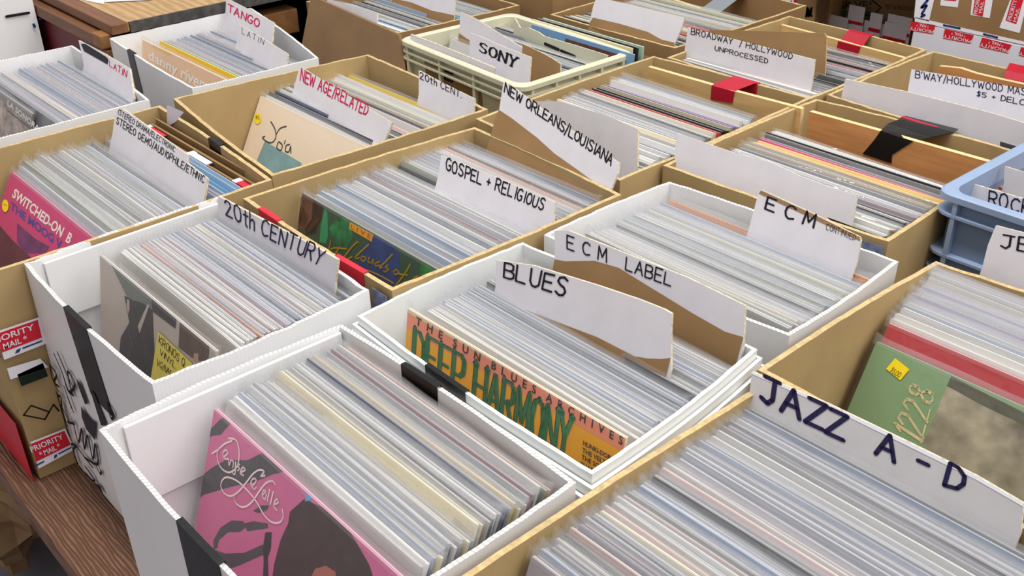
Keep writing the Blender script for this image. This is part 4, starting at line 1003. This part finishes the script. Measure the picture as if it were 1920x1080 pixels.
FR, RT = cover_record('BLUES', (767, 578), .24, '#e0c9a0', 'record with orange and yellow cover headed DEEP HARMONY, in the smooth white box', xin=.022, yaw=.022)
pxpoly(FR, RT, [(766, 585), (1185, 822), (1181, 848), (1165, 842), (770, 617), (764, 612)], mat('cover_salmon', '#ee8f72', .5), YS, 'printed_band')
pxpoly(FR, RT, [(764, 612), (770, 617), (1168, 843), (1184, 848), (1140, 990), (740, 790)], mat('cover_yellow', '#eda822', .5), YS, 'printed_field')
printed(FR, RT, 'T  H  E    S  U  N    B  L  U  E  S    A  R  C  H  I  V  E  S', [(784, 592), (1172, 818), (1170, 834), (782, 607)], flat('#2b1f1d'), YS - .0004, bold=.02)
GRN = flat('#5a9f74'); 
serif(FR, RT, 'DEEP HARMONY', [(780, 616), (1076, 782), (1066, 868), (776, 684)], flat('#24352a'), thick=1.6, thin=.55, y=YS - .0003, gap=1.0, bar=.9, name='lettering_shadow')
serif(FR, RT, 'DEEP HARMONY', [(781, 617), (1077, 783), (1067, 867), (777, 683)], GRN, thick=1.3, thin=.38, y=YS - .0005, gap=1.0, bar=.8)
for i, t in enumerate(('HUNKI-DORY', 'THE VELTONES', 'THE SOUL', 'SHAKERS')):
    printed(FR, RT, t, [(1097 - i * 1.5, 824 + i * 13), (1097 - i * 1.5 + 8 * len(t) * .72, 824 + i * 13 + 8 * len(t) * .40), (1096 - i * 1.5 + 8 * len(t) * .72, 833 + i * 13 + 8 * len(t) * .40), (1096 - i * 1.5, 833 + i * 13)], flat('#2b1f1d'), YS - .0004, bold=.02)

FR, RT = cover_record('GOSP', (568, 361), .42, '#285040', 'record with the green cover and yellow script at the front of the gospel box')
def z5(x, y): return (530 + x / 4.91, 340 + y / 4.91)
for nm, pl, m_ in (('printed_face', [(195, 110), (300, 150), (380, 220), (370, 330), (300, 480), (230, 470), (120, 420), (150, 260)], mat('cover_painted_face', '#6d4231', .5, noise=.5, nscale=50)),
                   ('printed_sky', [(165, 130), (200, 110), (205, 160), (170, 270), (155, 270)], flat('#d9cfc2')),
                   ('printed_face', [(150, 250), (230, 230), (260, 330), (210, 420), (140, 390)], mat('cover_painted_light', '#9a5a40', .5, noise=.5, nscale=70)),
                   ('printed_hair', [(290, 160), (385, 230), (370, 330), (320, 480), (230, 500), (210, 440), (280, 340)], mat('cover_painted_hair', '#3a2620', .5, noise=.4, nscale=60)),
                   ('printed_green', [(400, 250), (425, 290), (430, 500), (410, 570), (350, 560), (365, 400)], flat('#2c9a63')),
                   ('printed_green', [(510, 330), (600, 340), (640, 400), (660, 520), (590, 620), (480, 560), (440, 430)], mat('cover_green', '#238049', .5, noise=.6, nscale=60)),
                   ('printed_blue', [(850, 490), (1020, 580), (1090, 660), (1080, 900), (1040, 960), (700, 800), (730, 620), (800, 560)], mat('cover_blue', '#28447c', .5, noise=.3, nscale=40)),
                   ('printed_green', [(1280, 740), (1420, 820), (1350, 900), (1270, 860)], mat('cover_leaf', '#2b7d3a', .5, noise=.5, nscale=60)),
                   ('printed_label', [(632, 372), (848, 490), (832, 555), (624, 435)], flat('#e6a01e'))):
    pxpoly(FR, RT, [z5(*p) for p in pl], m_, YS - .0001 * (1 + (nm == 'printed_label')), nm)
printed(FR, RT, 'L I V E', [z5(645, 395), z5(830, 490), z5(820, 530), z5(640, 432)], flat('#b5471c'), YS - .0004)
scr = [[(455, 540), (445, 600), (425, 630)], [(450, 625), (500, 610), (600, 620)], [(540, 600), (500, 660), (480, 690)], [(510, 650), (540, 690)], [(715, 560), (690, 565), (620, 640), (580, 700), (600, 720), (655, 690)], [(805, 580), (740, 640), (690, 690), (690, 710), (720, 700)],
       [(745, 690), (735, 720), (765, 730), (780, 700), (750, 690)], [(810, 700), (800, 740), (830, 745), (850, 715), (845, 760)], [(905, 740), (870, 750), (870, 775), (905, 770)], [(1025, 670), (960, 740), (905, 790), (930, 790)], [(985, 770), (960, 790), (990, 805), (960, 830), (945, 820)],
       [(1060, 810), (1035, 830), (1050, 855), (1085, 835), (1065, 815)], [(1190, 760), (1150, 830), (1100, 900), (1055, 955)], [(1085, 850), (1160, 860)], [(735, 815), (800, 820), (900, 860), (1035, 935)], [(1260, 870), (1220, 890), (1200, 920), (1240, 910), (1260, 880)], [(1270, 900), (1310, 860), (1300, 880), (1350, 850)]]
pxlines(FR, RT, [smooth_line([z5(*p) for p in l], 5) for l in scr], flat('#e3b52a'), .0022, y=YS - .0005, name='script_lettering')

FR, RT = cover_record('SW', (24, 322), .62, '#c62f72', 'record with the magenta cover headed SWITCHED-ON at the front of the postal taped box', sx=1.08)
def z6(x, y): return (x / 4.908, 280 + y / 4.908)
pxpoly(FR, RT, [z6(*p) for p in [(0, 690), (120, 830), (300, 1000), (300, 1100), (-100, 1100), (-120, 700)]], mat('cover_plum', '#5b1f3c', .5, noise=.4, nscale=30), YS, 'printed_shade')
pxpoly(FR, RT, [z6(*p) for p in [(170, 680), (330, 820), (470, 900), (430, 960), (250, 960), (170, 860)]], mat('cover_violet', '#6a2a6a', .5, noise=.5, nscale=40), YS - .0001, 'printed_shade')
printed(FR, RT, 'SWITCHED-ON  B', [z6(155, 360), z6(690, 790), z6(650, 880), z6(122, 440)], flat('#ecdcd8'), YS - .0004, bold=.03)
printed(FR, RT, 'THE MOOG V', [z6(118, 480), z6(590, 850), z6(575, 930), z6(105, 555)], flat('#4b3b96'), YS - .0003, bold=.03)
sticker(FR, RT, [z6(38, 465), z6(98, 465), z6(98, 582), z6(38, 582)], [('*', [z6(55, 500), z6(80, 510), z6(80, 530), z6(55, 520)])], rnd=True)

FR, RT = cover_record('NEWAGE', (490, 180), .55, '#ead7be', "record with the cream cover and large thin script in the NEW AGE box", sx=1.06)
def z7(x, y): return (480 + x / 4, 80 + y / 4)
scr = [[(120, 595), (150, 650), (158, 710), (130, 750), (90, 745), (58, 715), (75, 705)], [(160, 690), (190, 645), (235, 630)], [(175, 750), (165, 790), (195, 810), (205, 770), (180, 745)], [(228, 735), (222, 760)], [(260, 765), (235, 775), (230, 815), (255, 820), (268, 780), (270, 830)]]
pxlines(FR, RT, [smooth_line([z7(*p) for p in l], 5) for l in scr], flat('#3c4442'), .0026, y=YS - .0004, name='script_lettering')
pxpoly(FR, RT, [z7(*p) for p in [(75, 740), (350, 905), (330, 1100), (-60, 1060)]], mat('cover_sea', '#7ba3a8', .5, noise=.3, nscale=20), YS - .0002, 'printed_picture')
sticker(FR, RT, [(479, 212), (492, 212), (492, 234), (479, 234)], [('$5', [(482, 217), (489, 219), (489, 225), (482, 223)])], rnd=True)

FR, RT = cover_record('DANNY', (268, 74), .3, '#eec6a2', 'record with the peach cover and tall soft white lettering in the TANGO box', sx=1.06)
def z8(x, y): return (200 + x / 3.857, 60 + y / 3.857)
printed(FR, RT, 'danny rivera', [z8(310, 130), z8(760, 350), z8(740, 480), z8(310, 215)], flat('#f3ece0'), YS - .0004, bold=.03)
pxlines(FR, RT, [[z8(365, 262), z8(640, 418)]], flat('#4a4038'), .006, y=YS - .0003, name='printed_line')
pxlines(FR, RT, [[z8(345, 50), z8(470, 135)]], flat('#e3c43a'), .004, y=YS - .0003, name='printed_line')

FR, RT = cover_record('LATIN', (-70, 122), .3, '#6b6460', 'record with the grey crowd photograph cover at the front of its white box', z=-.02, sx=1.06)
def z9(x, y): return (x / 4.153, y / 4.153)
pxpoly(FR, RT, [z9(*p) for p in [(-200, 600), (0, 760), (150, 900), (230, 1000), (100, 1200), (-300, 1200)]], mat('cover_crowd', '#9a867b', .5, noise=.7, nscale=45), YS, 'printed_picture')
printed(FR, RT, 'LA SONORA', [z9(72, 775), z9(320, 985), z9(310, 1030), z9(68, 820)], flat('#cfc8c0'), YS - .0004, bold=.03)
pxlines(FR, RT, [[z9(70, 860), z9(260, 1010)]], flat('#3a3330'), .003, y=YS - .0003, name='printed_line')

FR, RT = cover_record('JAZ2', (1645, 640), .5, '#7d9a70', 'record with the green and grey 1228 cover at the front of the right edge box', xin=.016)
def z10(x, y): return (1560 + x / 3, 580 + y / 3)
pxpoly(FR, RT, [z10(*p) for p in [(675, 375), (860, 470), (1200, 640), (1180, 1100), (500, 900), (520, 740)]], mat('cover_smoke', '#a39a84', .5, noise=.65, nscale=22), YS, 'printed_photo')
pxpoly(FR, RT, [z10(*p) for p in [(675, 375), (860, 470), (1200, 640), (1190, 700), (850, 540), (650, 430)]], mat('cover_dusk', '#5c5a4c', .5, noise=.3, nscale=30), YS - .0001, 'printed_band')
def vtext(lines, fn, m_, wd, off):
    mb = MB()
    pxlines(FR, RT, [smooth_line([fn(*p) for p in l], 5) for l in lines], m_, wd, y=off, name='lettering')
serif(FR, RT, '1228', [z10(352, 672), z10(452, 412), z10(580, 480), z10(498, 770)], flat('#e4d3a4'), thick=1.0, thin=.36, y=YS - .0005, gap=1.0, bar=.8)
sticker(FR, RT, [z10(362, 275), z10(442, 338), z10(390, 400), z10(310, 335)], [('$5.00', [z10(350, 325), z10(400, 362), z10(382, 385), z10(335, 347)])])

# --- the rows of records
G1 = 'records in the nearest white box'
row('A', (430, 746), (650, 645), 33, 'ggwwlbbcgwaGlgb', 'nearest white box', G1, xin=.02, special= {1: 'w', 3: 'b', 4: 'c', 11: 'c', 14: 'c', 17: 'd', 18: 'w', 21: 'n', 23: 'Y', 24: 'c', 28: 'm', 29: 'd', 32: 'o'}, behind='the pink covered record', hj=.005)
row('C20', (214, 466), (398, 388), 28, 'aaPwlggPwlb', 'scrawled white box', 'records in the scrawled white box', {0: 'a', 1: 'w', 2: 'a', 5: 'o', 13: 'b', 14: 'd', 15: 'b', 19: 'c', 22: 'b', 25: 'P'}, hj=.006, xin=.02, za=-0.018, zb=-0.018, behind='the record with the sticky note')
row('BLUES', (788, 578), (965, 490), 34, 'ggwwbgagd', 'smooth white box', 'records in the smooth white box', {0: 'a', 1: 'w', 2: 'a', 6: 'b', 11: 'b', 15: 'd', 16: 'b', 18: 'd', 20: 'd', 24: 'd', 27: 'b'}, hj=.004, xin=.02, za=-0.018, zb=-0.018, behind='the DEEP HARMONY record')
row('ECM', (1062, 430), (1247, 362), 38, 'gwwabGgwc', 'white fluted box behind the BLUES box', 'records in the white fluted box behind BLUES', {1: 'a', 12: 'd', 30: 'c', 33: 't', 35: 'd', 36: 'o'}, hj=.003, xin=.016, za=-0.018, zb=-0.018, behind='its front wall')
row('JAZZ', (1006, 1050), (1392, 748), 62, 'ggwllbbgPlda', 'JAZZ A-D box', 'records in the JAZZ A-D box', {10: 'P', 11: 'n', 16: 'c', 17: 'p', 18: 'P', 26: 'b', 29: 'd', 33: 'P', 48: 'd'}, hj=.004, xin=.008, za=-0.012, zb=-0.012, behind='the open front')
row('JAZ2', (1664, 606), (1690, 578), 4, 'waw', 'right edge box', 'records in the right edge box', {0: '#b5383f'}, hj=.002, xin=.016, behind='the 1228 record', lean=.42)
row('JAZ2', (1694, 574), (1768, 498), 18, 'gwwllbga', 'right edge box', 'records in the right edge box', {}, hj=.005, xin=.014, start=5, behind='the 1228 record', lean=.42)
row('GOSP', (575, 352), (700, 300), 19, 'gwgwbab', 'gospel box', 'records in the gospel box', {1: 'b', 12: 'n', 13: 'm'}, za=-0.02, zb=-0.02, behind='the green covered record', hj=.005)
row('GOSP', (708, 298), (885, 247), 21, 'ggwwbdGa', 'gospel box', 'records in the gospel box', {4: 'e', 5: 'w', 15: 'o', 16: 'k', 19: 'l'}, start=20, za=-0.02, zb=-0.02, behind='the green covered record', hj=.005)
row('SW', (34, 308), (205, 245), 20, 'lggaawGl', 'postal taped box', 'records in the postal taped box', {6: 'd', 11: 'd', 14: 'k', 18: 'c'}, sx=1.08, za=-0.024, zb=-0.024, behind='the SWITCHED-ON record', hj=.005)
row('SW', (-1.583, .572, -.022), (-1.583, .612, -.016), 6, 'gsb', 'postal taped box', 'records in the postal taped box', {1: 'v', 3: 's', 4: 's', 5: 's'}, nosl=.6, start=21, behind='the SWITCHED-ON record', hj=.003)
ROWS_REST = True
row('NEWAGE', (500, 176), (552, 156), 9, 'wgad', 'NEW AGE box', 'records in the NEW AGE box', {0: 'w', 2: 'w', 3: 'n', 4: 'w', 5: 'k', 6: 'w', 7: 'd', 8: 'P'}, hj=.002, nosl=.5, behind='the cream covered record')
for bx, a, b, n, pal, sp, kw in (
    ('NEWAGE', (566, 148), (690, 112), 24, 'ggaGwcd', {3: 'k', 5: 't', 6: 'g', 7: 'a', 10: 'G', 12: 'y', 14: 'd', 18: 'c', 19: 'd', 21: 'Y'}, dict(za=-.03, zb=-.03, nosl=.5)),
    ('LATIN', (-60, 118), (118, 88), 30, 'lbblgPlb', {0: 'd', 3: 'P', 6: 'P', 7: 'c'}, dict(za=-.02, zb=-.02, sx=1.06)),
    ('DANNY', (274, 68), (455, 18), 28, 'lbblgPgb', {0: 'y', 1: 'e', 3: 'P', 4: 'm'}, dict(za=-.024, zb=-.024, sx=1.06, xin=.02)),
    ('SONY', (830, 95), (975, 42), 24, 'gawkdbG', {0: 'w', 1: 'a', 2: 'w', 3: 'p', 8: 's'}, dict(za=-.035, zb=-.02, nosl=.5)),
    ('BIGB', (958, 222), (1168, 146), 30, 'gwwacbGa', {8: 'n', 12: 'c', 17: 'd', 18: 'a', 20: 'r', 21: 'k', 22: 'k', 24: 'v', 25: 'v', 27: 'g'}, dict(nosl=.4)),
    ('YEL', (1270, 306), (1440, 240), 30, 'gGakdwt', {8: 'd', 12: 'm', 15: 'd', 18: 'G', 20: 'P', 21: 'y', 22: 'y', 23: 'p', 25: 'k', 27: 'a', 28: 'w', 29: 'w'}, dict(za=-.012, zb=-.012, nosl=.4)),
    ('FLAP', (-1.96, 1.215, -.03), (-1.945, 1.47, -.03), 26, 'gdkGab', {1: 's', 17: 'T', 18: 'T', 12: 'k', 9: 'k'}, dict(nosl=.5)),
    ('TOPB', (-1.52, 1.53, -.03), (-1.52, 1.80, -.03), 26, 'acgdGc', {2: 'k', 9: 'r', 14: 'r'}, dict(nosl=.6)),
    ('HOLLY', (-1.165, 1.48, -.03), (-1.165, 1.75, -.04), 20, 'acgPkd', {15: 'k', 14: 'r'}, dict(nosl=.6)),
    ('BWAY', (-.85, 1.51, -.02), (-.85, 1.60, -.02), 8, 'adcs', {4: 'P', 6: 's'}, dict(nosl=.6)),
    ('ROCK', (-.53, 1.33, -.03), (-.53, 1.55, -.03), 16, 'gPorw', {2: 'o', 5: 'r', 8: 'o'}, dict(nosl=.6)),
    ('WHITE2', (-2.72, .44, .01), (-2.72, .70, .005), 26, 'lggbw', {}, dict())):
    row(bx, a, b, n, pal, special=sp, stuff=True, **kw)
o = bpy.data.objects.new('packed_records', STUFF.mesh('packed_records', [JMULTI, MILKY])); C.objects.link(o)
prop(o, 'tightly packed records filling the boxes and crates farther back on the table', 'records', kind='stuff')
# the blue covered record at the back of the cream crate
M = rec_matrix(*at(998, 49, 0)[:2], .004, .12, 0, 0, .87)
RT = record(M, '#6d93b8', 'record with the blue cover and brown picture band at the back of the cream crate', None, k=0, sleeve=False); FR = frame_from(M)
pxpoly(FR, RT, [(1062, 72), (1165, 103), (1160, 116), (1058, 84)], mat('cover_rust', '#5c3a33', .5, noise=.5, nscale=60), YS, 'printed_picture')
for k, (cc, hx) in enumerate((('cream', '#d8cda4'), ('black', '#1b1a1e'), ('pale green', '#a9c4ae'))):
    p = at(1010 + 7 * k, 46 - 4 * k, 0); M = rec_matrix(-1.53 + .004 * k, 1.443 + .011 * k, .002, .05, 0, 0, .87)
    record(M, hx, '%s edged record wedged between the cream crate and the brown box' % cc, 'records behind the cream crate', k=k, sleeve=False)

# ------------------------------------------------------------------ the old wooden cabinet, upper left
WF = mat('cabinet_wood', '#7a5238', .5, noise=.25, nscale=9, stretch=(1, 8, 8))
CABW = mat('worn_pine', '#94673f', .55, noise=.2, nscale=9, stretch=(2, 6, 6))
MAROON = mat('maroon_panel', '#6f2530', .5, noise=.12, nscale=10)
LID = mat('pine_lid', '#c09a66', .5); _grain(LID, '#a58358', '#bd9a6b', 16, .25)
BLK_W = mat('dark_interior', '#241a15', .8)
zc = ZR + .012
cx0, cx1, cy0, cy1 = -2.86, -2.047, .757, 1.75
root = empty('wooden_cabinet', ((cx0 + cx1) / 2, (cy0 + cy1) / 2, TABLE), 'old wooden cabinet with a maroon panel and pine lid, upper left', 'cabinet')
mb = MB(); mb.box(cx0, cx1 - .012, cy0 + .008, cy0 + .02, TABLE + .001, zc - .041); mb.build('front_panel', MAROON, root)
mb = MB(); mb.box(cx0 - .02, cx1, cy0 - .006, cy0 + .02, zc - .040, zc - .014); mb.build('rail', WF, root, bevel=.002)
mb = MB(); mb.box(cx1 - .04, cx1 + .003, cy0 - .008, cy0 + .018, zc - .037, zc - .010); mb.build('rail_block', CABW, root, bevel=.002)
mb = MB(); mb.box(cx1 - .014, cx1 + .002, cy0 + .0, cy0 + .03, TABLE + .001, zc - .041); mb.build('stile', CABW, root, bevel=.002)
mb = MB(); mb.box(cx0 - .02, cx0 + .01, cy0 + .03, cy1, TABLE + .001, zc - .012); mb.box(cx0, cx1, cy1 - .02, cy1, TABLE + .001, zc - .012); mb.build('carcass', BLK_W, root)
mb = MB(); mb.box(cx0 + .01, cx1 - .03, cy0 + .03, cy1 - .02, zc - .19, zc - .17); mb.build('shelf', BLK_W, root)
for k, yy in enumerate((1.12, 1.27, 1.45)):
    mb = MB(); mb.box(cx1 - .06, cx1 - .012, yy, yy + .09, zc - .10, zc - .045); mb.build('wood_block', CABW, root, bevel=.003)
mb = MB(); mb.box(cx0 - .03, cx1 + .02, cy0 + .012, cy0 + .046, zc - .009, zc + .011); mb.box(cx0 - .03, cx0 + .02, cy0 + .046, cy1, zc - .009, zc + .011); mb.build('lid_frame', WF, root, bevel=.002)
mb = MB(); mb.box(cx0 + .02, cx1 + .015, cy0 + .047, cy1, zc - .009, zc + .010); mb.build('lid_board', LID, root)
mb = MB(); mb.box(cx1 + .0155, cx1 + .022, cy0 + .05, cy1, zc - .010, zc + .0105); mb.build('worn_edge', mat('grey_worn_edge', '#4c4a48', .8, noise=.5, nscale=60), root)
for k, (pxs, lab) in enumerate((([(155, 0), (194, 8), (196, 2), (240, -10), (200, -22)], 'white sheet of paper at the front of the pine lid'), ([(196, 4), (280, 0), (330, -12), (240, -20)], 'second white sheet of paper farther along the pine lid'))):
    z = zc - ZR + .0106 + .0012 * k; mb = MB(); P = [at(*p, z) for p in pxs]
    n = len(P); mb.add([(p.x, p.y, p.z) for p in P] + [(p.x, p.y, p.z + .001) for p in P], [tuple(range(n)), tuple(range(2 * n - 1, n - 1, -1))] + [(i, (i + 1) % n, (i + 1) % n + n, i + n) for i in range(n)])
    prop(mb.build('paper_sheet', PAPER), lab, 'paper')

# ink marks on the side of the top left box
fr, ln = side_frame('WHITE2', 'right', inset=-.0062); R = BOX['WHITE2']['root']
pxlines(fr, R, [[(12, 31), (54, 24)]], INK, .006, name='ink_mark'); pxlines(fr, R, [[(75, 35), (75.4, 36)], [(63, 46), (65, 50)]], flat('#23407a'), .006, name='ink_mark')

# ------------------------------------------------------------------ the back of the place: postal cartons and a stack behind the table
def carton(name, label, cat, x0, x1, y0, y1, z0, z1, m, group=None):
    root = empty(name, ((x0 + x1) / 2, (y0 + y1) / 2, z0), label, cat, group)
    mb = MB(); mb.box(x0, x1, y0, y1, z0, z1); mb.build('body', m, root, bevel=.003)
    return root, Frame((x0, y0, z1), (1, 0, 0), (0, 0, 1))
YB = 1.99
pa = onY(1715, 40, YB)
WC = mat('white_carton', '#dcdce6', .6, noise=.04, nscale=10)
zm = pa.z
r, fr = carton('postal_box', 'white postal carton with upside down red labels at the right, below the brown one', 'box', pa.x, pa.x + .42, YB, YB + .3, zm - .30, zm, WC)
for q in ([(1708, 40), (1754, 47), (1750, 64), (1706, 57)], [(1772, 54), (1826, 66), (1820, 82), (1768, 72)], [(1842, 70), (1897, 84), (1890, 100), (1836, 88)], [(1915, 88), (1966, 100), (1960, 116), (1910, 104)]):
    pxpoly(fr, r, q, POST_R, name='red_label')
    tl, tr, br, bl = q; mid = lambda a, b, t: (a[0] + (b[0] - a[0]) * t, a[1] + (b[1] - a[1]) * t)
    printed(fr, r, 'PRIORITY', [mid(br, tr, .08), mid(bl, tl, .08), mid(bl, tl, .45), mid(br, tr, .45)], POST_W, y=-.001)
    printed(fr, r, '* MAIL *', [mid(mid(br, tr, .55), mid(bl, tl, .55), .25), mid(mid(br, tr, .55), mid(bl, tl, .55), .75), mid(mid(br, tr, .9), mid(bl, tl, .9), .75), mid(mid(br, tr, .9), mid(bl, tl, .9), .25)], POST_W, y=-.001)
mb = MB()
r2, fr2 = carton('postal_box', 'brown postal carton with slanting red labels on top of the white one at the right', 'box', pa.x + .002, pa.x + .42, YB, YB + .3, zm + .001, zm + .24, KRAFT_D)
pxpoly(fr2, r2, [(1716, 32), (1930, 80), (1930, 86), (1715, 40)], POST_W, name='postal_strip')
pxlines(fr2, r2, [[(1770, 47), (1800, 53)], [(1845, 64), (1870, 70)]], POST_B, .004, y=-.001, name='blue_print')
pxpoly(fr2, r2, [(1718, -8), (1752, -2), (1742, 40), (1714, 33)], POST_W, name='postal_strip')
pxlines(fr2, r2, [[(1729, 26), (1738, 10), (1728, 14), (1740, 0)], [(1728, 31), (1734, 28)]], POST_B, .005, y=-.001, name='blue_print')
for q, t in (([(1766, -12), (1800, -12), (1796, 14), (1763, 10)], [(1772, -12), (1795, -12), (1793, 2), (1770, 0)]), ([(1824, -14), (1864, -14), (1856, 34), (1820, 28)], [(1830, -14), (1850, -14), (1843, 31), (1824, 26)]), ([(1898, -10), (1930, -10), (1912, 62), (1874, 52)], [(1900, -10), (1922, -10), (1906, 45), (1886, 38)])):
    pxpoly(fr2, r2, q, POST_W, name='postal_strip'); pxpoly(fr2, r2, t, POST_R, y=-.001, name='red_panel')
printed(fr2, r2, 'PRIORITY', [(1826, 26), (1832, -12), (1840, -12), (1833, 26)], POST_W, y=-.0014)
printed(fr2, r2, 'MAIL', [(1835, 24), (1840, 2), (1846, 2), (1842, 24)], POST_W, y=-.0014)
printed(fr2, r2, 'PRIORITY', [(1889, 37), (1900, 0), (1908, 0), (1897, 39)], POST_W, y=-.0014)
printed(fr2, r2, 'MAIL', [(1900, 40), (1907, 14), (1913, 15), (1906, 41)], POST_W, y=-.0014)
# shelf standing beyond with the SAVE! box and flat cartons
YS2 = 2.25
p = onY(1548, 80, YS2); q = onY(1720, 20, YS2); DARK = mat('dark_shelf', '#1d191d', .7)
sx0, sx1 = p.x, q.x + .25
root = empty('shelf_unit', ((sx0 + sx1) / 2, YS2 + .2, 0), 'dark shelf unit behind the table at the top right', 'shelf')
mb = MB(); mb.box(sx0 - .02, sx0, YS2 - .02, YS2 + .38, 0, 1.9); mb.build('side_panel', WOODB, root)
mb = MB(); mb.box(sx1, sx1 + .02, YS2 - .02, YS2 + .38, 0, 1.9); mb.build('side_panel', DARK, root)
mb = MB(); mb.box(sx0, sx1, YS2 + .36, YS2 + .38, 0, 1.9); mb.build('back_panel', DARK, root)
zsave = onY(1640, 31, YS2 + .02).z
for zz in (.3, zsave - .21, zsave + .16):
    mb = MB(); mb.box(sx0, sx1, YS2 - (.16 if zz > zsave else 0), YS2 + .36, zz - .02, zz); mb.build('shelf_board', DARK, root)  # top board, out of view, has an overhang added to shade the shelf
r, fr = carton('cardboard_box', 'brown cardboard box printed SAVE! in green on the dark shelf', 'box', sx0 + .012, sx1 - .03, YS2 + .05, YS2 + .33, zsave - .209, zsave + .13, KRAFT_D)
printed(fr, r, 'SAVE!', [(1574, 2), (1634, 2), (1634, 16), (1574, 15)], flat('#123a22'))
pxlines(fr, r, [[(1575, 22), (1634, 23)], [(1575, 27), (1634, 28)]], flat('#2d5a35'), .004, name='printed_line')
pxlines(fr, r, [[(1570, 27), (1568, -6)], [(1635, 0), (1652, 14), (1640, 26)]], INK, .003, name='printed_line')
printed(fr, r, 'TEST & RECYCLE', [(1658, 8), (1712, 12), (1712, 20), (1658, 16)], flat('#1d2a20'))
k = 0
for j, (xa, xb, yt, yb2) in enumerate(((1552, 1592, 24, 46), (1594, 1618, 8, 46), (1620, 1660, 38, 60), (1636, 1656, 22, 38), (1660, 1700, 40, 66), (1664, 1690, 26, 42), (1598, 1618, 44, 60), (1688, 1706, 30, 62))):
    a = onY(xa, yt, YS2 + .01); b = onY(xb, yb2, YS2 + .01); zl = zsave - .208
    Yq = YS2 + .004 + .005 * (j % 3) + .0004 * j
    M = Matrix.Translation(((a.x + b.x) / 2, Yq, zl))
    root = empty('flat_mailer', M, 'flat white postal mailer with red and blue bands, leaning on the printed SAVE! box', 'mailer', 'flat postal mailers on the dark shelf')
    hw = abs(b.x - a.x) / 2; hh = max(.05, a.z - zl)
    mb = MB(); mb.box(-hw, hw, -.0015, .0015, 0, hh, M=M); mb.build('sheet', POST_W, root)
    mb = MB(); mb.box(-hw, hw, -.0019, -.0015, hh * .80, hh * .84, M=M); mb.build('red_band', POST_R, root)
    mb = MB(); mb.box(-hw * .9, -hw * .1, -.0019, -.0015, hh * .64, hh * .72, M=M); mb.build('blue_print', POST_B, root)
# cartons between the shelf and the board with silver tape
Y3 = 2.16
a = onY(1432, 30, Y3); b = onY(1545, 60, Y3)
r, fr = carton('cardboard_box', 'brown cardboard carton with white, red and blue postal strips left of the dark shelf', 'box', a.x - .13, b.x - .03, Y3, Y3 + .06, a.z - .35, a.z + .12, KRAFT_D)
for q in ([(1422, -8), (1448, -8), (1438, 26), (1414, 20)], [(1456, -8), (1472, -8), (1462, 32), (1444, 28)], [(1474, -8), (1494, -8), (1480, 38), (1466, 34)]):
    pxpoly(fr, r, q, POST_W, name='postal_strip'); pxlines(fr, r, [[q[1], q[2]]], POST_R, .006, y=-.001, name='red_band')
    pxlines(fr, r, [[((q[0][0] + q[1][0]) / 2, 2), ((q[2][0] + q[3][0]) / 2 + 2, 20)]], POST_B, .004, y=-.001, name='blue_print')
c = Vector((1511, 22)); rr_ = random.Random(2)
pxlines(fr, r, [[(c.x + rr_.uniform(-12, 12), c.y + rr_.uniform(-10, 8)) for _ in range(2)] for _ in range(16)], INK, .006, y=-.001, name='black_scribble')
print('RECORDS', NREC)
